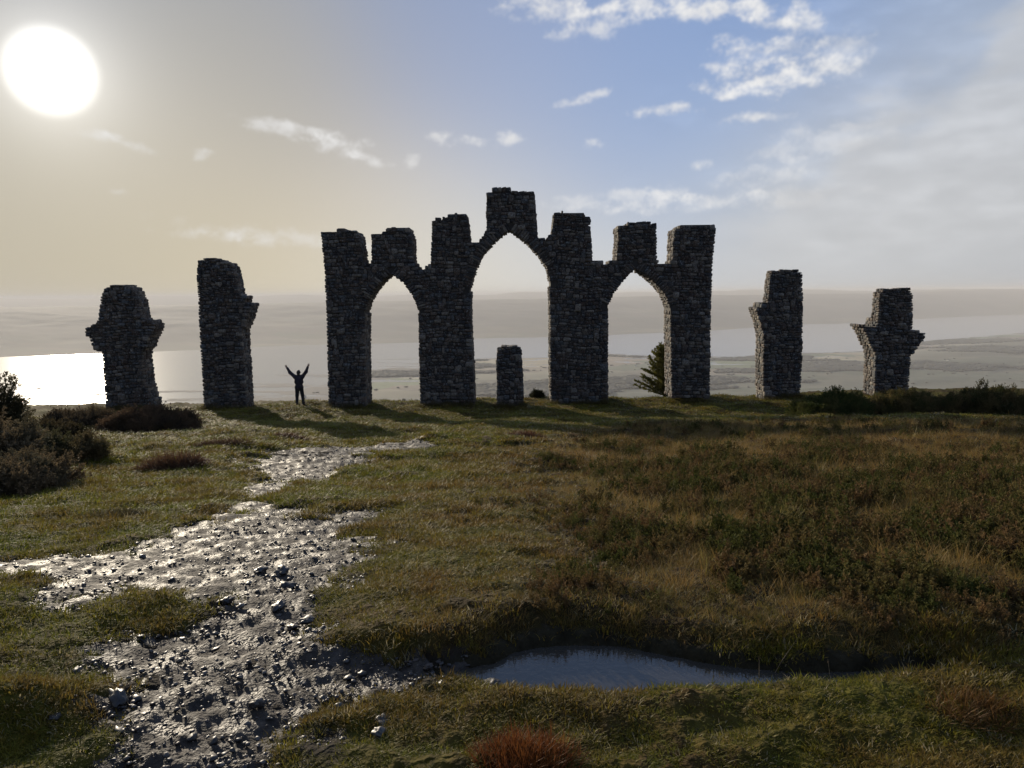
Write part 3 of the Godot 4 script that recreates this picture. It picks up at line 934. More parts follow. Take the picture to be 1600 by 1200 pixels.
func box(v: PackedVector3Array, idx: PackedInt32Array, a: Vector3, b: Vector3) -> void:
	var n := v.size()
	for k in 8:
		v.append(Vector3(b.x if k & 1 else a.x, b.y if k & 2 else a.y, b.z if k & 4 else a.z))
	for f in [[0, 2, 3, 1], [4, 5, 7, 6], [0, 1, 5, 4], [2, 6, 7, 3], [0, 4, 6, 2], [1, 3, 7, 5]]:
		idx.append_array([n + f[0], n + f[2], n + f[1], n + f[0], n + f[3], n + f[2]])

func span(outline: Array, from: int, to: int) -> Array:
	var out := []
	for i in range(from, to + 1):
		out.append(outline[i])
	return out

func nearest_index(outline: Array, p: Vector2) -> int:
	var best := 0
	for i in outline.size():
		if outline[i].distance_to(p) < outline[best].distance_to(p):
			best = i
	return best

func arch_curve(a: Vector2, b: Vector2) -> Array:
	# intrados of one arch, taken from the wall's outline and turned so that the ring lies outside it
	var out := span(ARCH, nearest_index(ARCH, a), nearest_index(ARCH, b))
	return out

func build_folly() -> void:
	for i in 28:
		stone_shapes.append(stone_shape(100 + i))
	rng.seed = 1001
	var arcs := [arch_curve(Vector2(7.74, 4.78), Vector2(4.81, 4.91)), arch_curve(Vector2(1.86, 6.09), Vector2(-1.96, 5.81)), arch_curve(Vector2(-4.62, 4.74), Vector2(-7.13, 4.80))]
	masonry("ruined_arch_wall", ARCH, Vector3(0.3, 0.0, -38.0), 1.7, 1.7, 99.0, arcs, "tall dark rubble wall with three pointed arches and six broken merlons", "ruin")
	rng.seed = 1002
	masonry("stone_tower", TOWER_A, Vector3(-19.2, -0.05, -38.0), 1.25, 1.1, 4.2, [], "squat rubble tower with ledges jutting on both sides, behind the brown heather mound", "tower", "lone rubble towers flanking the arches")
	rng.seed = 1003
	masonry("stone_tower", TOWER_B, Vector3(-14.3, -0.1, -38.0), 1.25, 1.1, 5.4, [], "tall rubble tower with one ledge on its right, beside the person", "tower", "lone rubble towers flanking the arches")
	rng.seed = 1004
	masonry("stone_tower", TOWER_C, Vector3(13.4, 0.1, -38.0), 1.3, 0.75, 4.85, [], "slender rubble tower with one ledge on its sunlit left side, past the arches", "tower", "lone rubble towers flanking the arches")
	rng.seed = 1005
	masonry("stone_tower", TOWER_D, Vector3(18.9, 0.3, -38.0), 1.3, 0.75, 3.8, [], "short rubble tower with two ledges rising out of dark bushes", "tower", "lone rubble towers flanking the arches")
	rng.seed = 1006
	masonry("stone_pillar", STUMP, Vector3(-0.1, 0.0, -37.4), 1.1, 1.1, 99.0, [], "low round-topped rubble pillar standing in the middle arch", "pillar")

# =========================================================== figure
func field_mesh(bones: Array, cell: float, blend: float) -> ArrayMesh:
	# a smooth surface round tapered bones [from, to, radius, radius]: distance field, then surface nets
	var lo := Vector3(1e9, 1e9, 1e9)
	var hi := -lo
	for b in bones:
		var m := maxf(b[2], b[3]) + blend + cell * 2.0
		lo = lo.min(b[0] - Vector3.ONE * m).min(b[1] - Vector3.ONE * m)
		hi = hi.max(b[0] + Vector3.ONE * m).max(b[1] + Vector3.ONE * m)
	var nx := int((hi.x - lo.x) / cell) + 2
	var ny := int((hi.y - lo.y) / cell) + 2
	var nz := int((hi.z - lo.z) / cell) + 2
	var f := PackedFloat32Array()
	f.resize(nx * ny * nz)
	f.fill(1.0)
	for b in bones:
		var p0: Vector3 = b[0]
		var ax: Vector3 = b[1] - b[0]
		var len2 := maxf(ax.length_squared(), 1e-9)
		var m := maxf(b[2], b[3]) + blend + cell * 2.0
		var blo: Vector3 = ((b[0] as Vector3).min(b[1]) - Vector3.ONE * m - lo) / cell
		var bhi: Vector3 = ((b[0] as Vector3).max(b[1]) + Vector3.ONE * m - lo) / cell
		for k in range(maxi(0, int(blo.z)), mini(nz, int(bhi.z) + 1)):
			for j in range(maxi(0, int(blo.y)), mini(ny, int(bhi.y) + 1)):
				for i in range(maxi(0, int(blo.x)), mini(nx, int(bhi.x) + 1)):
					var q := lo + Vector3(i, j, k) * cell - p0
					var t := clampf(q.dot(ax) / len2, 0.0, 1.0)
					var d: float = (q - ax * t).length() - lerpf(b[2], b[3], t)
					var n := (k * ny + j) * nx + i
					var o := f[n]
					var e := maxf(blend - absf(o - d), 0.0) / blend
					f[n] = minf(o, d) - e * e * blend * 0.25
	var at := {}
	var v := PackedVector3Array()
	var idx := PackedInt32Array()
	var step := [1, nx, nx * ny]
	for k in nz - 1:
		for j in ny - 1:
			for i in nx - 1:
				var n := (k * ny + j) * nx + i
				var neg := 0
				for q in 8:
					if f[n + (q & 1) + ((q >> 1) & 1) * nx + (q >> 2) * nx * ny] < 0.0:
						neg += 1
				if neg == 0 or neg == 8:
					continue
				var sum := Vector3.ZERO
				var cnt := 0
				for q in 8:
					for ax in 3:
						if q & (1 << ax):
							continue
						var q2 := q | (1 << ax)
						var a := f[n + (q & 1) + ((q >> 1) & 1) * nx + (q >> 2) * nx * ny]
						var b := f[n + (q2 & 1) + ((q2 >> 1) & 1) * nx + (q2 >> 2) * nx * ny]
						if (a < 0.0) != (b < 0.0):
							var p := Vector3(q & 1, (q >> 1) & 1, q >> 2)
							p[ax] += a / (a - b)
							sum += p
							cnt += 1
				at[n] = v.size()
				v.append(lo + (Vector3(i, j, k) + sum / cnt) * cell)
	for n in at:
		for ax in 3:
			var a := f[n]
			var b := f[n + step[ax]]
			if (a < 0.0) == (b < 0.0):
				continue
			var s1: int = step[(ax + 1) % 3]
			var s2: int = step[(ax + 2) % 3]
			if not (at.has(n - s1) and at.has(n - s2) and at.has(n - s1 - s2)):
				continue
			var quad := [at[n], at[n - s1], at[n - s1 - s2], at[n - s2]]
			if a < 0.0:
				idx.append_array([quad[0], quad[2], quad[1], quad[0], quad[3], quad[2]])
			else:
				idx.append_array([quad[0], quad[1], quad[2], quad[0], quad[2], quad[3]])
	return array_mesh(v, idx, smooth_normals(v, idx))

func joined(meshes: Array) -> ArrayMesh:
	var v := PackedVector3Array()
	var n := PackedVector3Array()
	var idx := PackedInt32Array()
	for m in meshes:
		var a: Array = m.surface_get_arrays(0)
		var from := v.size()
		v.append_array(a[Mesh.ARRAY_VERTEX])
		n.append_array(a[Mesh.ARRAY_NORMAL])
		for k in a[Mesh.ARRAY_INDEX]:
			idx.append(k + from)
	return array_mesh(v, idx, n)

func build_person() -> void:
	# seen from behind, facing the view, both arms thrown up in a wide V
	var x0 := -10.62
	var z0 := -38.15
	var root := thing("person", Vector3(x0, ground_y(x0, z0) - 0.01, z0), "person in dark outdoor clothes with both arms raised, beside the tall tower", "person")
	var hip_l := Vector3(-0.1, 0.88, 0)
	var hip_r := Vector3(0.1, 0.88, 0)
	var knee_l := Vector3(-0.125, 0.48, -0.02)
	var knee_r := Vector3(0.15, 0.48, -0.02)
	var foot_l := Vector3(-0.13, 0.09, 0.02)
	var foot_r := Vector3(0.19, 0.09, 0.02)
	var pelvis := Vector3(0, 0.93, 0)
	var chest := Vector3(0, 1.26, 0)
	var neck := Vector3(0, 1.44, 0)
	var sh_l := Vector3(-0.18, 1.41, 0)
	var sh_r := Vector3(0.18, 1.41, 0)
	var el_l := Vector3(-0.43, 1.62, -0.03)
	var el_r := Vector3(0.37, 1.66, -0.03)
	var wr_l := Vector3(-0.57, 1.86, -0.05)
	var wr_r := Vector3(0.46, 1.91, -0.05)
	var head := Vector3(0, 1.6, -0.01)
	var body := field_mesh([
		[hip_l, knee_l, 0.078, 0.055], [knee_l, foot_l, 0.052, 0.038], [hip_r, knee_r, 0.078, 0.055], [knee_r, foot_r, 0.052, 0.038],
		[pelvis + Vector3(-0.07, 0, 0), pelvis + Vector3(0.07, 0, 0), 0.1, 0.1], [pelvis, chest, 0.11, 0.12], [chest + Vector3(-0.08, 0.04, 0), chest + Vector3(0.08, 0.04, 0), 0.1, 0.1],
		[sh_l, sh_r, 0.06, 0.06], [neck, head, 0.055, 0.055], [sh_l, el_l, 0.048, 0.038], [el_l, wr_l, 0.037, 0.026], [sh_r, el_r, 0.048, 0.038], [el_r, wr_r, 0.037, 0.026],
		[foot_l + Vector3(0, -0.03, 0.03), foot_l + Vector3(-0.02, -0.05, -0.14), 0.036, 0.03], [foot_r + Vector3(0, -0.03, 0.03), foot_r + Vector3(0.03, -0.05, -0.14), 0.036, 0.03]], 0.016, 0.05)
	var face := field_mesh([
		[head + Vector3(0, 0.03, 0.015), head + Vector3(0, 0.045, -0.02), 0.088, 0.086], [head + Vector3(0, -0.05, -0.04), head + Vector3(0, -0.075, -0.055), 0.055, 0.04],
		[head + Vector3(0, 0.01, -0.1), head + Vector3(0, -0.02, -0.118), 0.012, 0.015], [head + Vector3(-0.083, -0.01, 0), head + Vector3(-0.09, 0.025, 0.008), 0.015, 0.018],
		[head + Vector3(0.083, -0.01, 0), head + Vector3(0.09, 0.025, 0.008), 0.015, 0.018], [head + Vector3(-0.035, 0.04, -0.102), head + Vector3(0.035, 0.04, -0.102), 0.01, 0.01],
		[head + Vector3(-0.02, -0.05, -0.096), head + Vector3(0.02, -0.05, -0.096), 0.008, 0.008]], 0.006, 0.02)
	var hands := []
	for s in [[el_l, wr_l, -1.0], [el_r, wr_r, 1.0]]:
		var up: Vector3 = (s[1] - s[0]).normalized()
		var side: Vector3 = up.cross(Vector3.FORWARD).normalized() * s[2]
		var palm: Vector3 = s[1] + up * 0.09
		var b := [[s[1] - up * 0.02, s[1] + up * 0.03, 0.026, 0.03], [s[1] + up * 0.03 - side * 0.018, palm - side * 0.028, 0.02, 0.017], [s[1] + up * 0.03 + side * 0.018, palm + side * 0.028, 0.02, 0.017], [s[1] + up * 0.03, palm, 0.022, 0.02]]
		for k in 4:
			var base: Vector3 = palm + side * (-0.033 + 0.022 * k)
			var long: float = [0.068, 0.08, 0.076, 0.058][k]
			var spread: Vector3 = (up + side * (-0.2 + 0.13 * k)).normalized()
			var knuckle: Vector3 = base + spread * long * 0.55
			b.append([base, knuckle, 0.0095, 0.009])
			b.append([knuckle, knuckle + (spread + Vector3(0, 0, -0.25)).normalized() * long * 0.45, 0.009, 0.0075])
		var th: Vector3 = s[1] + up * 0.035 - side * 0.026
		var joint: Vector3 = th + (up * 0.7 - side * 0.75).normalized() * 0.042
		b.append([th, joint, 0.012, 0.0105])
		b.append([joint, joint + (up * 0.9 - side * 0.35).normalized() * 0.03, 0.0105, 0.008])
		hands.append(field_mesh(b, 0.005, 0.008))
	part("body", joined([body, face, hands[0], hands[1]]), plain_mat("skin", lin(0.32, 0.2, 0.14), 0.6), root)
	var jacket := field_mesh([
		[pelvis + Vector3(-0.07, -0.02, 0), pelvis + Vector3(0.07, -0.02, 0), 0.142, 0.142], [pelvis, chest, 0.15, 0.165], [chest + Vector3(-0.08, 0.03, 0), chest + Vector3(0.08, 0.03, 0), 0.125, 0.125],
		[sh_l, sh_r, 0.1, 0.1], [chest + Vector3(-0.1, -0.1, 0), chest + Vector3(0.1, -0.1, 0), 0.13, 0.13], [neck + Vector3(0, 0.0, 0), neck + Vector3(0, 0.05, 0), 0.08, 0.075], [sh_l, el_l, 0.1, 0.08], [el_l, wr_l - (wr_l - el_l) * 0.08, 0.08, 0.06], [sh_r, el_r, 0.1, 0.08], [el_r, wr_r - (wr_r - el_r) * 0.08, 0.08, 0.06]], 0.016, 0.05)
	part("jacket", jacket, plain_mat("dark_jacket", lin(0.022, 0.016, 0.026), 0.8), root)
	part("trousers", field_mesh([[hip_l + Vector3(0.01, 0.02, 0), knee_l, 0.115, 0.085], [knee_l, foot_l + Vector3(0, 0.03, 0), 0.084, 0.072], [hip_r + Vector3(-0.01, 0.02, 0), knee_r, 0.115, 0.085], [knee_r, foot_r + Vector3(0, 0.03, 0), 0.084, 0.072], [hip_l, hip_r, 0.115, 0.115]], 0.016, 0.04), plain_mat("dark_trousers", lin(0.012, 0.012, 0.015), 0.85), root)
	for f in [foot_l, foot_r]:
		part("boot", field_mesh([[f + Vector3(0, 0.06, 0.02), f + Vector3(0, -0.03, 0.03), 0.056, 0.052], [f + Vector3(0, -0.035, 0.02), f + Vector3(0.0, -0.045, -0.15), 0.05, 0.042]], 0.012, 0.03), plain_mat("boot_leather", lin(0.02, 0.016, 0.013), 0.7), root)
	part("hair", field_mesh([[head + Vector3(0, 0.035, 0.028), head + Vector3(0, 0.06, 0.0), 0.098, 0.092], [head + Vector3(0, -0.03, 0.05), head + Vector3(0, -0.09, 0.055), 0.075, 0.06]], 0.009, 0.03), plain_mat("brown_hair", lin(0.03, 0.02, 0.014), 0.7), root)

# =========================================================== plants
func blades(count: int, tall: float, wide: float, spread: float, bend: float, seed_: int, levels := 2) -> ArrayMesh:
	# a tuft of bent, tapering blades
	var r := RandomNumberGenerator.new()
	r.seed = seed_
	var v := PackedVector3Array()
	var idx := PackedInt32Array()
	for b in count:
		var ang := r.randf() * TAU
		var dirv := Vector3(cos(ang), 0, sin(ang))
		var across := Vector3(-sin(ang + r.randf_range(-0.9, 0.9)), 0, cos(ang))
		var foot := dirv * spread * sqrt(r.randf()) * 0.5 + Vector3(r.randf_range(-1, 1), 0, r.randf_range(-1, 1)) * spread * 0.4
		var h := tall * r.randf_range(0.5, 1.1)
		var lean := bend * r.randf_range(0.2, 1.2)
		var w := wide * r.randf_range(0.7, 1.2)
		var from := v.size()
		for k in levels + 1:
			var t := float(k) / (levels + 1)
			var p := foot + Vector3.UP * h * t * (1.0 - 0.25 * lean * t) + dirv * h * lean * t * t
			v.append(p - across * w * 0.5 * (1.0 - t * 0.6))
			v.append(p + across * w * 0.5 * (1.0 - t * 0.6))
		v.append(foot + Vector3.UP * h * (1.0 - 0.25 * lean) + dirv * h * lean)
		for k in levels:
			var q := from + k * 2
			idx.append_array([q, q + 2, q + 1, q + 1, q + 2, q + 3])
		var e := from + levels * 2
		idx.append_array([e, e + 2, e + 1])
	return array_mesh(v, idx)

func sprig(stems: int, tall: float, spread: float, leaves: int, leaf: float, seed_: int) -> ArrayMesh:
	# a bushy plant: thin leaning stems set all round with short narrow leaves
	var r := RandomNumberGenerator.new()
	r.seed = seed_
	var v := PackedVector3Array()
	var idx := PackedInt32Array()
	for s in stems:
		var ang := r.randf() * TAU
		var out := Vector3(cos(ang), 0, sin(ang)) * spread * r.randf_range(0.1, 1.0)
		var foot := out * 0.35
		var tip := out + Vector3.UP * tall * r.randf_range(0.6, 1.1)
		var side := Vector3(-sin(ang), 0, cos(ang)) * tall * 0.012
		var q := v.size()
		v.append_array(PackedVector3Array([foot - side, foot + side, tip]))
		idx.append_array([q, q + 2, q + 1])
		for k in leaves:
			var t := r.randf_range(0.2, 1.0)
			var p := foot.lerp(tip, t) + Vector3.UP * tall * 0.1 * sin(t * PI)
			var d := Vector3(r.randf_range(-1, 1), r.randf_range(0.0, 1.4), r.randf_range(-1, 1)).normalized()
			var w := d.cross(Vector3(r.randf_range(-1, 1), r.randf_range(-1, 1), r.randf_range(-1, 1))).normalized() * leaf * 0.2
			var l := leaf * r.randf_range(0.6, 1.3)
			q = v.size()
			v.append_array(PackedVector3Array([p, p + d * l * 0.5 - w, p + d * l * 0.5 + w, p + d * l]))
			idx.append_array([q, q + 1, q + 2, q + 1, q + 3, q + 2])
	return array_mesh(v, idx)

func scatter(called: String, m: Mesh, mat: Material, where: Array, tints: Array, parent: Node, label := "", category := "") -> MultiMeshInstance3D:
	var mm := MultiMesh.new()
	mm.transform_format = MultiMesh.TRANSFORM_3D
	mm.use_colors = true
	mm.mesh = m
	mm.instance_count = where.size()
	for i in where.size():
		mm.set_instance_transform(i, where[i])
		mm.set_instance_color(i, tints[i])
	var o := MultiMeshInstance3D.new()
	o.name = called if parent != self else numbered(called)
	o.multimesh = mm
	o.material_override = mat
	parent.add_child(o, true)
	tag(o, label, category, "", "stuff")
	return o

func stand(p: Vector3, size: Vector3, tilt := 0.15) -> Transform3D:
	var b := Basis.from_euler(Vector3(rng.randf_range(-tilt, tilt), rng.randf() * TAU, rng.randf_range(-tilt, tilt))) * Basis.from_scale(size)
	return Transform3D(b, p)

func mix3(a: Color, b: Color, c: Color, t: float) -> Color:
	return a.lerp(b, t * 2.0) if t < 0.5 else b.lerp(c, t * 2.0 - 1.0)

func scatter_kinds(called: String, shapes: Array, mat: Material, where: Array, tints: Array, label: String, category: String) -> void:
	# the plants of one kind, shared out over a few shapes
	var n := shapes.size()
	for k in n:
		var w := []
		var t := []
		for i in range(k, where.size(), n):
			w.append(where[i])
			t.append(tints[i])
		scatter(called, shapes[k], mat, w, t, self, label, category)

func build_turf() -> void:
	rng.seed = 2001
	var where := []
	var tints := []
	var r0 := 1.75
	var r1 := 42.0
	for i in 340000:
		var az := rng.randf_range(-46.0, 46.0)
		var r := r0 * pow(r1 / r0, rng.randf())
		var x := r * sin(deg_to_rad(az))
		var z := -r * cos(deg_to_rad(az))
		if z < -41.0:
			continue
		var m := path_mask(x, z)
		var islet := broad.get_noise_2d(x * 2.1 + 33.0, z * 2.1) > 0.17 and m < 0.96
		if m > 0.42 + rng.randf() * 0.2 and not islet:
			continue
		if look_pool(x, z) < 0.012 - 0.05 * pow(rng.randf(), 6.0):
			continue
		var mo := moor_mask(x, z)
		if mo > 0.5 and rng.randf() < 0.7:
			continue
		var patch := broad.get_noise_2d(x * 0.9 + 50.0, z * 0.9)
		var bare := broad.get_noise_2d(x * 1.6 + 70.0, z * 1.6)
		if bare > 0.34 and rng.randf() < 0.75:
			continue
		var size := (0.4 + 0.17 * r) * rng.randf_range(0.6, 1.3)
		var flat := rng.randf_range(0.45, 1.0) * (1.0 + 0.5 * patch) * (1.0 if r < 8.0 else lerpf(1.0, 0.42, smoothstep(8.0, 30.0, r)))
		if look_pool(x, z) < 0.3 and z < -3.1:
			flat *= 1.4
		where.append(stand(Vector3(x, ground_base(x, z) + (0.5 - m) * 0.05 + broad.get_noise_2d(x * 2.3, z * 2.3) * 0.02 - 0.012, z), Vector3(size, size * flat, size)))
		var t := clampf(0.5 + patch * 0.9 + rng.randf_range(-0.35, 0.35), 0.0, 1.0)
		var near_moor := clampf(1.0 - look(moor_grid, minf(x, 21.0), z) / 1.6, 0.0, 1.0) if z < -3.3 else 0.25
		var c := mix3(Color(0.15, 0.165, 0.018), Color(0.205, 0.18, 0.022), Color(0.17, 0.115, 0.028), t)
		c = c.lerp(Color(0.19, 0.105, 0.034), near_moor * rng.randf_range(0.2, 0.9))
		if rng.randf() < 0.09:
			c = Color(0.36, 0.3, 0.17)
		tints.append(c * rng.randf_range(0.65, 1.2))
	scatter_kinds("grass", [blades(11, 0.034, 0.0042, 0.05, 0.8, 1), blades(9, 0.045, 0.0038, 0.045, 1.0, 2), blades(13, 0.026, 0.005, 0.06, 0.7, 3)], mats.grass, where, tints, "short mossy olive turf over the whole slope", "grass")

func build_moor() -> void:
	rng.seed = 2002
	var where := []
	var tints := []
	var gw := []
	var gt := []
	for i in 52000:
		var az := rng.randf_range(-8.0, 47.0)
		var r := lerpf(2.9, 35.0, pow(rng.randf(), 1.25))
		var x := r * sin(deg_to_rad(az))
		var z := -r * cos(deg_to_rad(az))
		var m := moor_mask(x, z)
		if rng.randf() > m or look_pool(x, z) < 0.05:
			continue
		var y := ground_base(x, z) + 0.0
		var clump := broad.get_noise_2d(x * 0.55 + 13.0, z * 0.55)
		var far_straw := smoothstep(9.0, 16.0, r) * 0.75
		var edge := clampf(-look(moor_grid, minf(x, 21.0), z) / 1.2, 0.0, 1.0)
		var heathery := clump * 1.4 + 0.06 - far_straw + (edge - 0.6) * 0.6
		var grow := (0.75 + 0.02 * r) * (0.45 + 0.55 * edge)
		if heathery + rng.randf_range(-0.25, 0.25) > 0.1:
			var s := grow * rng.randf_range(0.6, 1.25)
			where.append(stand(Vector3(x, y - 0.02, z), Vector3(s, s * rng.randf_range(0.7, 1.2), s), 0.25))
			var t := clampf(0.45 + broad.get_noise_2d(x * 1.7 + 3.0, z * 1.7) + rng.randf_range(-0.3, 0.3), 0.0, 1.0)
			tints.append(mix3(Color(0.068, 0.074, 0.02), Color(0.115, 0.09, 0.032), Color(0.15, 0.092, 0.042), t) * rng.randf_range(0.7, 1.2))
		else:
			var s := grow * rng.randf_range(0.6, 1.2)
			gw.append(stand(Vector3(x, y - 0.02, z), Vector3(s, s * rng.randf_range(0.6, 1.15), s), 0.25))
			var t := clampf(0.5 + clump * 0.8 + rng.randf_range(-0.45, 0.45), 0.0, 1.0)
			var c := mix3(Color(0.25, 0.155, 0.05), Color(0.20, 0.155, 0.045), Color(0.125, 0.125, 0.03), t)
			if r > 11.0:
				c = c.lerp(Color(0.25, 0.14, 0.052), 0.6 * rng.randf())
			if rng.randf() < 0.04:
				c = Color(0.32, 0.25, 0.12)
			gt.append(c * rng.randf_range(0.7, 1.1))
	scatter_kinds("heather", [sprig(7, 0.2, 0.1, 22, 0.028, 11), sprig(6, 0.24, 0.09, 24, 0.026, 12), sprig(8, 0.16, 0.12, 20, 0.03, 13)], mats.heather, where, tints, "dark brown heather covering the moor on the right", "heather")
	# long grass also stands round the feet of the walls and on the banks of the puddle
	for i in 2600:
		var s := rng.randf()
		var x := rng.randf_range(-21.0, 20.5)
		var z := -37.85 + rng.randf_range(-0.1, 0.45)
		var size := rng.randf_range(0.7, 1.6)
		if x > -0.9 and x < 0.7:
			z += 0.6
		var inside := false
		for gap in [[-7.3, -4.6], [-1.9, -0.9], [0.7, 1.9], [4.8, 7.9], [-13.1, -9.2], [10.0, 12.4], [14.5, 18.0], [-17.9, -15.5]]:
			if x > gap[0] and x < gap[1]:
				inside = true
		if inside:
			continue
		gw.append(stand(Vector3(x, ground_base(x, z) + 0.0, z), Vector3(size, size * 1.2, size), 0.2))
		gt.append(Color(0.09, 0.075, 0.025) * rng.randf_range(0.7, 1.2))
	for i in 1500:
		var x := rng.randf_range(-0.4, 2.6)
		var z := rng.randf_range(-3.75, -2.75)
		var s := look_pool(x, z)
		if s < 0.03 or s > 0.35 or path_mask(x, z) > 0.3:
			continue
		var size := rng.randf_range(0.2, 0.42) * (1.1 if z < -3.1 else 0.4)
		gw.append(stand(Vector3(x, ground_base(x, z), z), Vector3(size, size, size), 0.35))
		gt.append(mix3(Color(0.12, 0.11, 0.025), Color(0.17, 0.11, 0.035), Color(0.24, 0.17, 0.07), rng.randf()) * rng.randf_range(0.7, 1.1))
	scatter_kinds("grass", [blades(16, 0.22, 0.005, 0.09, 0.7, 21), blades(13, 0.27, 0.0045, 0.08, 0.9, 22), blades(18, 0.17, 0.005, 0.1, 1.0, 23)], mats.grass, gw, gt, "straw and rust coloured moor grass between the heather", "grass")

func tussock(at: Vector2, wide: float, deep: float, tall: float, a: Color, b: Color, label: String, group: String, shape: Mesh, count: int, stretch := 1.0) -> Node3D:
	var y := ground_base(at.x, at.y)
	var root := thing("grass_tussock", Vector3(at.x, y, at.y), label, "grass tussock", group)
	var where := []
	var tints := []
	for i in count:
		var ang := rng.randf() * TAU
		var q := sqrt(rng.randf())
		var p := Vector3(cos(ang) * q * wide * 0.5, 0, sin(ang) * q * deep * 0.5)
		var h := tall * (1.0 - 0.5 * q * q) * rng.randf_range(0.4, 1.25)
		p.y = ground_base(at.x + p.x, at.y + p.z) - y - 0.02
		var out := Vector3(p.x / wide, 0, p.z / deep) * 1.1
		var bas := Basis(Vector3(out.z, 0, -out.x).normalized() if out.length() > 0.01 else Vector3.RIGHT, minf(out.length(), 0.6)) * Basis.from_euler(Vector3(0, rng.randf() * TAU, 0)) * Basis.from_scale(Vector3(stretch, h, stretch))
		where.append(Transform3D(bas, p))
		tints.append(a.lerp(b, rng.randf()) * rng.randf_range(0.7, 1.15))
	scatter("blades", shape, mats.grass, where, tints, root)
	return root

func bush(called: String, at: Vector2, rx: float, rz: float, tall: float, count: int, shape: Mesh, a: Color, b: Color, label: String, category: String, group := "", lumps := 5, sprig_size := 1.0) -> Node3D:
	# a mound of overlapping lumps, clad in leafy sprigs that follow its outline, over a few woody stems
	var y := ground_base(at.x, at.y)
	var root := thing(called, Vector3(at.x, y, at.y), label, category, group)
	var heap := []
	for i in lumps:
		var ang := TAU * i / lumps + rng.randf_range(-0.4, 0.4)
		var q := rng.randf_range(0.25, 0.75) if i > 0 else 0.0
		heap.append([Vector3(cos(ang) * q * rx, 0, sin(ang) * q * rz), rng.randf_range(0.4, 0.6), tall * (1.0 - 0.45 * q) * rng.randf_range(0.75, 1.05)])
	heap[0][1] = 0.7
	heap[0][2] = tall
	var stem_v := PackedVector3Array()
	var stem_i := PackedInt32Array()
	for hp in heap:
		for k in 3:
			var tip: Vector3 = hp[0] + Vector3(rng.randf_range(-0.3, 0.3) * rx, hp[2] * rng.randf_range(0.6, 0.9), rng.randf_range(-0.3, 0.3) * rz)
			tube(stem_v, stem_i, Vector3(hp[0].x * 0.4, -0.1, hp[0].z * 0.4), tip, 0.018, 0.006)
	part("stem", array_mesh(stem_v, stem_i, smooth_normals(stem_v, stem_i)), mats.bark, root)
	var where := []
	var tints := []
	for i in count:
		var hp: Array = heap[rng.randi_range(0, heap.size() - 1)]
		var d := Vector3(rng.randf_range(-1, 1), rng.randf_range(-0.15, 1.0), rng.randf_range(-1, 1)).normalized()
		var shell := rng.randf_range(0.5, 1.12)
		var p: Vector3 = hp[0] + Vector3(d.x * rx * hp[1], d.y * hp[2], d.z * rz * hp[1]) * shell
		var lump := broad.get_noise_3d(p.x * 1.4 + at.x, p.y * 1.8, p.z * 1.4) * 0.22 * tall
		p += d * lump
		p.y = maxf(p.y, ground_base(at.x + p.x, at.y + p.z) - y) - 0.06 * sprig_size
		var lean := (d + Vector3.UP * 0.9).normalized()
		var axis := Vector3.UP.cross(lean)
		var bas := (Basis(axis.normalized(), Vector3.UP.angle_to(lean)) if axis.length() > 0.01 else Basis()) * Basis.from_euler(Vector3(0, rng.randf() * TAU, 0))
		var s := sprig_size * rng.randf_range(0.6, 1.3)
		where.append(Transform3D(bas * Basis.from_scale(Vector3(s, s * rng.randf_range(0.8, 1.3), s)), p))
		tints.append(a.lerp(b, clampf(0.5 + broad.get_noise_3d(p.x * 1.1, p.y, p.z * 1.1 + at.y) * 1.2 + rng.randf_range(-0.3, 0.3), 0.0, 1.0)) * rng.randf_range(0.7, 1.2))
	scatter("foliage", shape, mats.heather, where, tints, root)
	return root

func tube(v: PackedVector3Array, idx: PackedInt32Array, a: Vector3, b: Vector3, ra: float, rb: float, sides := 5) -> void:
	var ax := (b - a).normalized()
	var u := ax.cross(Vector3.UP if absf(ax.y) < 0.9 else Vector3.RIGHT).normalized()
	var w := ax.cross(u)
	var from := v.size()
	for s in sides:
		var o := u * cos(TAU * s / sides) + w * sin(TAU * s / sides)
		v.append(a + o * ra)
		v.append(b + o * rb)
	for s in sides:
		var p := from + s * 2
		var q := from + ((s + 1) % sides) * 2
		idx.append_array([p, q, p + 1, q, q + 1, p + 1])

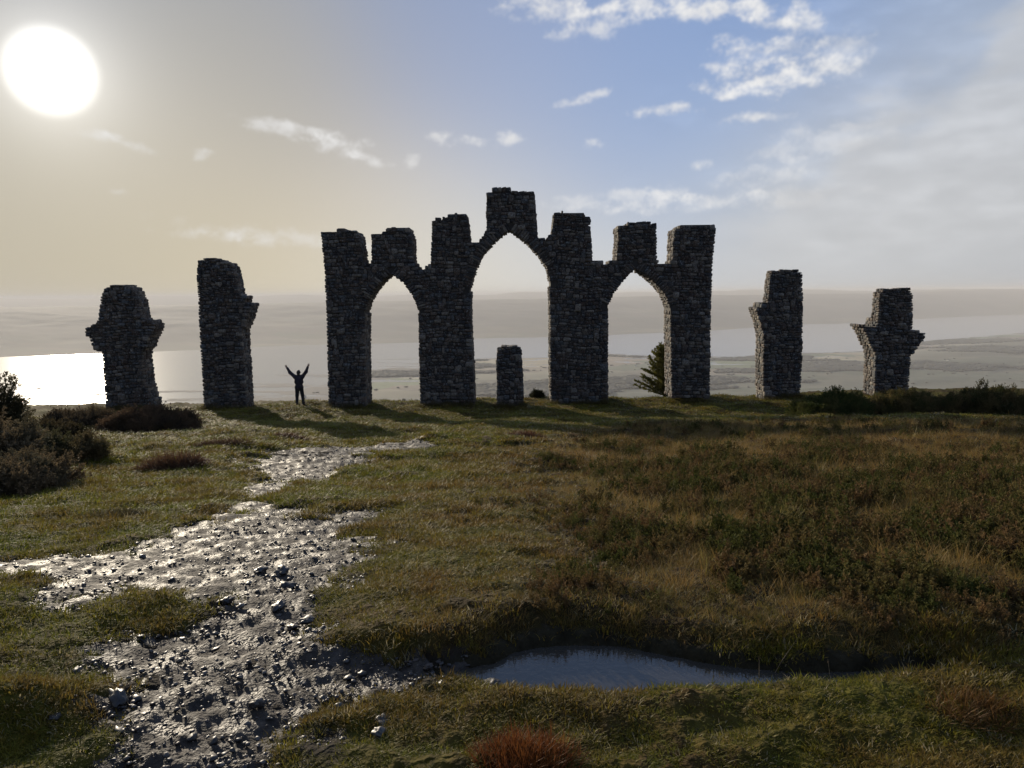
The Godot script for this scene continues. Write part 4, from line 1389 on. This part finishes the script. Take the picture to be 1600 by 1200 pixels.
func build_pine() -> void:
	# a young wind-bent conifer behind the arch's right pier
	rng.seed = 3001
	var at := Vector2(8.22, -41.3)
	var root := thing("pine_tree", Vector3(at.x, plateau(at.x, at.y) - 0.1, at.y), "young feathery conifer leaning out from behind the right arch pier", "tree")
	var tv := PackedVector3Array()
	var ti := PackedInt32Array()
	var bv := PackedVector3Array()
	var bi := PackedInt32Array()
	var tall := 2.75
	var p := Vector3.ZERO
	for k in 6:
		var q := p + Vector3(-0.015 + 0.02 * sin(k * 1.7), tall / 6.0, 0.02)
		tube(tv, ti, p, q, 0.075 * (1.0 - k / 6.5), 0.075 * (1.0 - (k + 1) / 6.5), 7)
		p = q
	part("trunk", array_mesh(tv, ti, smooth_normals(tv, ti)), mats.bark, root)
	var where := []
	var tints := []
	for k in 120:
		var t := rng.randf_range(0.05, 1.0)
		var y := tall * t
		var ang := rng.randf() * TAU
		var long := (1.6 * (1.0 - t) + 0.35) * rng.randf_range(0.6, 1.15)
		var d := Vector3(cos(ang), rng.randf_range(0.35, 1.5), sin(ang)).normalized()
		var a := Vector3(0, y, 0)
		var b := a + d * long * 0.6
		var c := b + (d + Vector3(0, 0.05, 0)).normalized() * long * 0.4
		tube(bv, bi, a, b, 0.016, 0.01, 4)
		tube(bv, bi, b, c, 0.01, 0.004, 4)
		var n := int(long * 26.0)
		for j in n:
			var s := float(j + 1) / n
			var o := a.lerp(b, s / 0.6) if s < 0.6 else b.lerp(c, (s - 0.6) / 0.4)
			var lean := (d + Vector3(rng.randf_range(-0.7, 0.7), rng.randf_range(-0.3, 0.6), rng.randf_range(-0.7, 0.7))).normalized()
			var axis := Vector3.UP.cross(lean).normalized()
			var size := rng.randf_range(0.6, 1.1)
			where.append(Transform3D(Basis(axis, Vector3.UP.angle_to(lean)) * Basis.from_euler(Vector3(0, rng.randf() * TAU, 0)) * Basis.from_scale(Vector3.ONE * size), o))
			tints.append(Color(0.10, 0.11, 0.03).lerp(Color(0.22, 0.20, 0.05), rng.randf()) * rng.randf_range(0.7, 1.2))
	part("branches", array_mesh(bv, bi, smooth_normals(bv, bi)), mats.bark, root)
	scatter("crown", sprig(1, 0.26, 0.02, 26, 0.08, 31), mats.heather, where, tints, root)

func build_plants() -> void:
	build_turf()
	build_moor()
	build_pine()
	rng.seed = 3100
	var rush := blades(9, 1.0, 0.011, 0.05, 0.25, 41, 3)
	var tuft := "red-brown tussocks of rushy grass on the turf"
	tussock(Vector2(-5.09, -11.3), 1.0, 0.6, 0.32, Color(0.07, 0.035, 0.022), Color(0.13, 0.07, 0.035), "wide red-brown tussock left of the track, below the tall tower", tuft, rush, 420)
	tussock(Vector2(-5.75, -14.9), 1.3, 0.5, 0.22, Color(0.06, 0.035, 0.022), Color(0.11, 0.06, 0.03), "low brown tussock strip behind the wide red-brown one", tuft, rush, 300)
	tussock(Vector2(-5.0, -17.2), 0.8, 0.45, 0.22, Color(0.065, 0.03, 0.02), Color(0.12, 0.055, 0.03), "small brown tussock at the far end of the wet track", tuft, rush, 200)
	tussock(Vector2(0.3, -18.1), 1.0, 0.5, 0.24, Color(0.08, 0.035, 0.02), Color(0.14, 0.06, 0.03), "russet tussock on the turf in front of the low pillar", tuft, rush, 240)
	tussock(Vector2(-3.5, -6.62), 0.62, 0.4, 0.1, Color(0.06, 0.05, 0.02), Color(0.1, 0.075, 0.028), "flat olive-brown tussock on the turf left of the track", tuft, rush, 320, 0.7)
	tussock(Vector2(-6.5, -10.4), 0.8, 0.45, 0.2, Color(0.06, 0.035, 0.02), Color(0.11, 0.065, 0.03), "brown tussock at the foot of the dark bush on the left", tuft, rush, 240)
	tussock(Vector2(0.03, -2.44), 0.36, 0.22, 0.15, Color(0.10, 0.03, 0.012), Color(0.2, 0.075, 0.02), "bright rust-red tussock closest to the camera", tuft, rush, 480, 0.35)
	tussock(Vector2(1.72, -2.72), 0.34, 0.22, 0.12, Color(0.12, 0.07, 0.02), Color(0.18, 0.085, 0.03), "faded orange tussock on the turf this side of the puddle", tuft, rush, 260, 0.35)
	tussock(Vector2(2.1, -5.75), 0.25, 0.18, 0.27, Color(0.2, 0.17, 0.05), Color(0.28, 0.24, 0.08), "yellow-green tuft standing out of the dark heather", tuft, rush, 60, 0.5)
	var s1 := sprig(9, 0.26, 0.14, 22, 0.04, 51)
	var s2 := sprig(7, 0.34, 0.10, 22, 0.045, 52)
	var heaps := "dark bushes on the left edge of the slope"
	bush("heather_bush", Vector2(-7.5, -10.0), 1.0, 0.9, 0.74, 1200, s1, Color(0.085, 0.08, 0.05), Color(0.17, 0.13, 0.08), "big dark heather bush at the left edge of the slope", "bush", heaps, 6)
	bush("heather_bush", Vector2(-5.9, -8.6), 0.8, 0.5, 0.24, 800, s1, Color(0.09, 0.08, 0.05), Color(0.18, 0.13, 0.075), "low grey-brown heather in front of the big dark bush", "bush", heaps, 5, 0.8)
	bush("heather_bush", Vector2(-7.1, -12.0), 0.65, 0.45, 0.36, 600, s1, Color(0.07, 0.07, 0.035), Color(0.14, 0.105, 0.055), "small round dark bush right of the big dark bush", "bush", heaps, 4, 0.8)
	bush("broom_bush", Vector2(-8.7, -12.2), 0.7, 0.6, 1.45, 1000, s2, Color(0.035, 0.035, 0.02), Color(0.07, 0.06, 0.03), "wispy upright bush at the left edge with twigs against the water", "bush", heaps, 4, 1.0)
	bush("heather_bush", Vector2(-10.8, -17.5), 1.2, 0.6, 0.3, 900, s1, Color(0.045, 0.042, 0.022), Color(0.085, 0.065, 0.035), "pale straggly heather between the left bush and the squat tower", "bush", heaps, 5)
	bush("heather_mound", Vector2(-11.4, -24.2), 1.6, 0.9, 0.62, 3000, s1, Color(0.08, 0.058, 0.04), Color(0.14, 0.09, 0.055), "rounded brown heather mound in front of the squat tower", "bush", "", 5)
	bush("heather_mound", Vector2(-15.2, -27.0), 2.0, 0.8, 0.5, 1500, s1, Color(0.075, 0.06, 0.04), Color(0.13, 0.095, 0.055), "ragged heather left of the rounded brown mound", "bush", "", 5)
	var right := "dark bushes round the foot of the short tower"
	bush("gorse_bush", Vector2(13.3, -31.0), 1.6, 1.0, 0.95, 3000, s1, Color(0.045, 0.065, 0.018), Color(0.11, 0.11, 0.035), "smooth dark green bush in front of the short tower", "bush", right, 5)
	bush("gorse_bush", Vector2(16.2, -31.5), 1.9, 1.0, 0.95, 3000, s1, Color(0.08, 0.08, 0.028), Color(0.18, 0.135, 0.055), "brownish straggling bush just right of the short tower", "bush", right, 6)
	bush("gorse_bush", Vector2(19.6, -31.0), 2.3, 1.2, 1.02, 3600, s1, Color(0.06, 0.065, 0.025), Color(0.15, 0.115, 0.05), "large dark bush at the right edge of the slope", "bush", right, 6)
	bush("gorse_bush", Vector2(23.5, -31.5), 2.4, 1.2, 0.9, 2400, s1, Color(0.06, 0.065, 0.025), Color(0.15, 0.115, 0.05), "dark bush running out of view behind the large one", "bush", right, 6)
	bush("gorse_bush", Vector2(1.42, -40.6), 0.4, 0.3, 0.45, 340, s1, Color(0.02, 0.026, 0.01), Color(0.045, 0.05, 0.02), "small dark bush beside the low pillar in the middle arch", "bush", "", 3, 0.8)
	# thin dead stalks by the puddle
	rng.seed = 3200
	for s in [[1.02, -3.07, 0.17, 0.04, "straight dead stalk standing in the puddle"], [1.32, -3.06, 0.15, -0.03, "dead stalk with a dry seed head at the narrow end of the puddle"], [1.08, -3.12, 0.22, 0.5, "dead stem slanting across the puddle's far bank"], [2.3, -3.3, 0.24, 0.08, "tall dry stem at the right end of the bank"]]:
		var root := thing("dry_stalk", Vector3(s[0], ground_base(s[0], s[1]) - 0.02, s[1]), s[4], "stalk", "dry stalks by the puddle")
		var v := PackedVector3Array()
		var idx := PackedInt32Array()
		var mid := Vector3(s[3] * s[2] * 0.5, s[2] * 0.55, 0.01)
		var tip := Vector3(s[3] * s[2] * 1.2, s[2], -0.01)
		tube(v, idx, Vector3.ZERO, mid, 0.0016, 0.0013, 4)
		tube(v, idx, mid, tip, 0.0013, 0.0008, 4)
		part("stem", array_mesh(v, idx, smooth_normals(v, idx)), plain_mat("dry_stem", lin(0.22, 0.16, 0.09), 0.7), root)
		var head := part("seed_head", blades(7, 0.02, 0.003, 0.004, 0.5, 61), plain_mat("seed_husk", lin(0.16, 0.11, 0.06), 0.8), root)
		head.position = tip - Vector3(0, 0.006, 0)

# =========================================================== stones
func pebble_shape(seed_: int, tris := 1) -> ArrayMesh:
	var r := RandomNumberGenerator.new()
	r.seed = seed_
	var f := FastNoiseLite.new()
	f.seed = seed_
	f.frequency = 0.9
	var t := (1.0 + sqrt(5.0)) / 2.0
	var v := PackedVector3Array([Vector3(-1, t, 0), Vector3(1, t, 0), Vector3(-1, -t, 0), Vector3(1, -t, 0), Vector3(0, -1, t), Vector3(0, 1, t), Vector3(0, -1, -t), Vector3(0, 1, -t), Vector3(t, 0, -1), Vector3(t, 0, 1), Vector3(-t, 0, -1), Vector3(-t, 0, 1)])
	for i in v.size():
		v[i] = v[i].normalized()
	var idx := PackedInt32Array([0, 11, 5, 0, 5, 1, 0, 1, 7, 0, 7, 10, 0, 10, 11, 1, 5, 9, 5, 11, 4, 11, 10, 2, 10, 7, 6, 7, 1, 8, 3, 9, 4, 3, 4, 2, 3, 2, 6, 3, 6, 8, 3, 8, 9, 4, 9, 5, 2, 4, 11, 6, 2, 10, 8, 6, 7, 9, 8, 1])
	for round_ in tris:
		var seen := {}
		var next := PackedInt32Array()
		for i in range(0, idx.size(), 3):
			var mid := []
			for k in 3:
				var a := idx[i + k]
				var b := idx[i + (k + 1) % 3]
				var key := Vector2i(mini(a, b), maxi(a, b))
				if not seen.has(key):
					seen[key] = v.size()
					v.append((v[a] + v[b]).normalized())
				mid.append(seen[key])
			next.append_array([idx[i], mid[0], mid[2], mid[0], idx[i + 1], mid[1], mid[2], mid[1], idx[i + 2], mid[0], mid[1], mid[2]])
		idx = next
	var squash := Vector3(r.randf_range(0.8, 1.3), r.randf_range(0.35, 0.65), r.randf_range(0.6, 1.0))
	for i in v.size():
		var n := f.get_noise_3d(v[i].x * 1.3, v[i].y * 1.3, v[i].z * 1.3)
		v[i] = v[i] * (1.0 + n * 0.8) * squash * 0.5
	for i in range(0, idx.size(), 3):
		var k := idx[i + 1]
		idx[i + 1] = idx[i + 2]
		idx[i + 2] = k
	return array_mesh(v, idx, smooth_normals(v, idx))

func pebble(x: float, z: float, size: float, tone: int, shape: int, label: String, group: String, sink := 0.2, called := "pebble") -> void:
	var y := ground_base(x, z)
	var o := part(called, pebble_shapes[shape], mats["pebble%d" % tone], self)
	o.transform = Transform3D(Basis.from_euler(Vector3(rng.randf_range(-0.3, 0.3), rng.randf() * TAU, rng.randf_range(-0.3, 0.3))) * Basis.from_scale(Vector3.ONE * size), Vector3(x, y + size * (0.3 - sink), z))
	tag(o, label, "stone", group)

func build_pebbles() -> void:
	rng.seed = 4001
	for i in 14:
		pebble_shapes.append(pebble_shape(500 + i, 2 if i < 6 else 1))
	var g := "stones on the turf and in the track"
	pebble(-0.49, -2.6, 0.056, 1, 0, "round grey pebble in front of another on the near turf", g, 0.02)
	pebble(-0.5, -2.69, 0.054, 0, 1, "flattish grey pebble behind the round one on the near turf", g, 0.1)
	pebble(-0.21, -3.8, 0.035, 3, 2, "pale pebble on the grass above the puddle's left end", g, 0.05)
	pebble(-1.22, -3.83, 0.1, 2, 3, "dark rock with a wet top in the middle of the track", g, 0.12)
	pebble(-1.40, -4.48, 0.13, 2, 4, "largest dark rock in the track where it widens", g, 0.15)
	pebble(-1.54, -4.53, 0.09, 2, 5, "dark rock touching the left of the largest one", g, 0.1)
	pebble(-1.02, -3.62, 0.08, 0, 2, "upright grey stone on the right edge of the track", g, -0.05)
	pebble(-1.08, -3.58, 0.075, 4, 3, "reddish stone beside the upright one at the track edge", g, 0.1)
	pebble(-1.52, -3.92, 0.075, 2, 0, "dark cobble left of the dark rock in the track", g, 0.1)
	pebble(-0.10, -3.01, 0.06, 2, 1, "dark stone wet at the left tip of the puddle", g, 0.05)
	pebble(-0.04, -2.99, 0.05, 4, 2, "brown stone beside the dark one at the puddle's tip", g, 0.05)
	pebble(-1.86, -3.11, 0.055, 0, 4, "rounded cobble alone on the grass island in the stones", g, 0.02)
	pebble(-1.56, -2.86, 0.085, 2, 5, "dark lumpy rock at the edge of the near grass patch", g, 0.1)
	pebble(-1.72, -2.72, 0.06, 0, 3, "dark round stone beside the mossy hummock", g, 0.08)
	pebble(-1.01, -2.84, 0.06, 1, 0, "pale flat-topped stone low in the track", g, 0.1)
	pebble(-0.37, -3.14, 0.05, 4, 4, "pinkish stone where the puddle drains into the track", g, 0.05)
	pebble(-0.30, -2.98, 0.035, 3, 5, "small pale slab on the grass beside the puddle outflow", g, 0.1)
	pebble(-1.28, -4.22, 0.08, 2, 1, "black stone just below the largest dark rock", g, 0.12)
	pebble(-1.95, -4.05, 0.07, 2, 2, "dark stone at the left side of the widest mud", g, 0.12)
	var n := 0
	while n < 270:
		var az := rng.randf_range(-42.0, 4.0)
		var r := 2.2 * pow(7.0 / 2.2, pow(rng.randf(), 0.9))
		var x := r * sin(deg_to_rad(az))
		var z := -r * cos(deg_to_rad(az))
		if path_mask(x, z) < 0.45:
			continue
		var size := (0.014 + 0.024 * pow(rng.randf(), 2.5)) * (0.85 + 0.06 * r)
		var tone: int = [0, 1, 2, 2, 0, 4, 3][rng.randi_range(0, 6)]
		var where_: String
		if z > -2.75:
			where_ = "track beside the rust-red tussock" if x > -1.0 else "track beside the mossy hummock"
		elif z > -3.4:
			where_ = "track by the puddle's outflow" if x > -0.95 else "stony track between the grass islands"
		elif z > -4.2:
			where_ = "mud just below the dark rocks" if x > -1.6 else "stones below the grass island"
		elif z > -5.3:
			where_ = "widest mud around the dark rocks" if x > -2.0 else "left arm of the track running out of view"
		else:
			where_ = "narrowing mud far up the track"
		pebble(x, z, size, tone, rng.randi_range(0, 13), "small %s wet pebble in the %s" % [["dark grey", "grey-brown", "blackish", "pale", "reddish"][tone], where_], "loose pebbles in the muddy track", 0.15)
		n += 1
	var where := []
	var tints := []
	for i in 26000:
		var az := rng.randf_range(-46.0, 6.0)
		var r := 1.8 * pow(19.0 / 1.8, rng.randf())
		var x := r * sin(deg_to_rad(az))
		var z := -r * cos(deg_to_rad(az))
		var m := path_mask(x, z)
		if m < 0.12:
			continue
		var stony := broad.get_noise_2d(x * 1.1 + 90.0, z * 1.1)
		if stony < -0.1 and rng.randf() < 0.7:
			continue
		var size := (0.005 + 0.017 * pow(rng.randf(), 2.2)) * (0.85 + 0.07 * r)
		where.append(Transform3D(Basis.from_euler(Vector3(rng.randf_range(-0.4, 0.4), rng.randf() * TAU, rng.randf_range(-0.4, 0.4))) * Basis.from_scale(Vector3.ONE * size), Vector3(x, ground_base(x, z) + 0.004 + size * rng.randf_range(-0.15, 0.15), z)))
		tints.append([Color(0.06, 0.054, 0.052), Color(0.035, 0.03, 0.03), Color(0.085, 0.076, 0.07), Color(0.06, 0.045, 0.04)][rng.randi_range(0, 3)])
	var gm := plain_mat("wet_gravel", Color.WHITE, 0.55)
	gm.vertex_color_use_as_albedo = true
	scatter_kinds("gravel", [pebble_shapes[6], pebble_shapes[8], pebble_shapes[11]], gm, where, tints, "wet gravel strewn over the muddy track", "gravel")

# =========================================================== far below
func build_far_things() -> void:
	rng.seed = 5001
	var crown := pebble_shape(900, 1)
	var where := []
	var tints := []
	for i in 90000:
		var az := rng.randf_range(-16.0, 40.0)
		var r := rng.randf_range(2900.0, 8600.0)
		var shore := along(NEAR_SHORE, az)
		if r > shore - 160.0:
			continue
		var x := r * sin(deg_to_rad(az))
		var z := -r * cos(deg_to_rad(az))
		var s := woods(x, z)
		var hedge := absf(cells.get_noise_2d(x / 560.0, z / 420.0) - cells.get_noise_2d((x + 16.0) / 560.0, (z + 16.0) / 420.0)) > 0.02
		if s < 0.1 and not (hedge and rng.randf() < 0.15):
			continue
		var h := rng.randf_range(8.0, 17.0) if s > 0.1 else rng.randf_range(4.0, 9.0)
		where.append(Transform3D(Basis.from_euler(Vector3(0, rng.randf() * TAU, 0)) * Basis.from_scale(Vector3(h * 2.4, h * 1.7, h * 2.0)), Vector3(x, low_y(az, r, x, z) + h * 0.35, z)))
		tints.append(Color(0.03, 0.035, 0.022).lerp(Color(0.055, 0.05, 0.03), rng.randf()))
	var wm := plain_mat("far_trees", Color.WHITE, 0.95)
	wm.vertex_color_use_as_albedo = true
	scatter("woodland", crown, wm, where, tints, self, "dark woods and hedges on the lowland this side of the firth", "woods")
	# white farmhouses on the lowland; the last is added in place of shore glints
	var n := 0
	for s in [[28.4, 5150.0, 0.4, 22.0, "long white farmhouse far below beyond the dark bushes"], [29.6, 5400.0, 1.2, 14.0, "small white house by the woods on the right lowland"], [17.9, 5150.0, 0.2, 14.0, "white cottage in the fields just right of the slender tower"], [27.5, 7050.0, 0.7, 26.0, "pale house near the far shore above the short tower's ledge"], [9.2, 4800.0, 0.9, 14.0, "pale cottage in the fields seen through the right arch"], [-15.2, 3560.0, 0.3, 13.0, "white house added in place of glints on the shore between the person and the arches"]]:
		var az := deg_to_rad(s[0])
		var x: float = s[1] * sin(az)
		var z: float = -s[1] * cos(az)
		var long: float = s[3]
		var root := thing("farmhouse", Vector3(x, low_y(s[0], s[1], x, z) - 0.3, z), s[4], "house", "white houses far below")
		root.rotation.y = s[2]
		var v := PackedVector3Array()
		var idx := PackedInt32Array()
		box(v, idx, Vector3(-long * 0.5, 0, -4), Vector3(long * 0.5, 5.5, 4))
		var q := v.size()
		for e in [-1.0, 1.0]:
			v.append_array(PackedVector3Array([Vector3(e * long * 0.5, 5.5, -4), Vector3(e * long * 0.5, 5.5, 4), Vector3(e * long * 0.5, 9.0, 0)]))
		idx.append_array([q, q + 1, q + 2, q + 3, q + 5, q + 4])
		part("wall", array_mesh(v, idx), plain_mat("limewash", lin(0.75, 0.73, 0.68), 0.85), root)
		var rv := PackedVector3Array()
		var ri := PackedInt32Array()
		for e in [-1.0, 1.0]:
			q = rv.size()
			for t in [0.0, 0.35]:
				rv.append_array(PackedVector3Array([Vector3(-long * 0.52, 5.2 + t, e * 4.5), Vector3(long * 0.52, 5.2 + t, e * 4.5), Vector3(long * 0.52, 9.15 + t, 0), Vector3(-long * 0.52, 9.15 + t, 0)]))
			for f in [[0, 1, 2, 3], [4, 5, 6, 7], [0, 1, 5, 4], [2, 3, 7, 6], [0, 3, 7, 4], [1, 2, 6, 5]]:
				ri.append_array([q + f[0], q + f[1], q + f[2], q + f[0], q + f[2], q + f[3]])
		part("roof", array_mesh(rv, ri), plain_mat("slates", lin(0.07, 0.07, 0.08), 0.7), root)
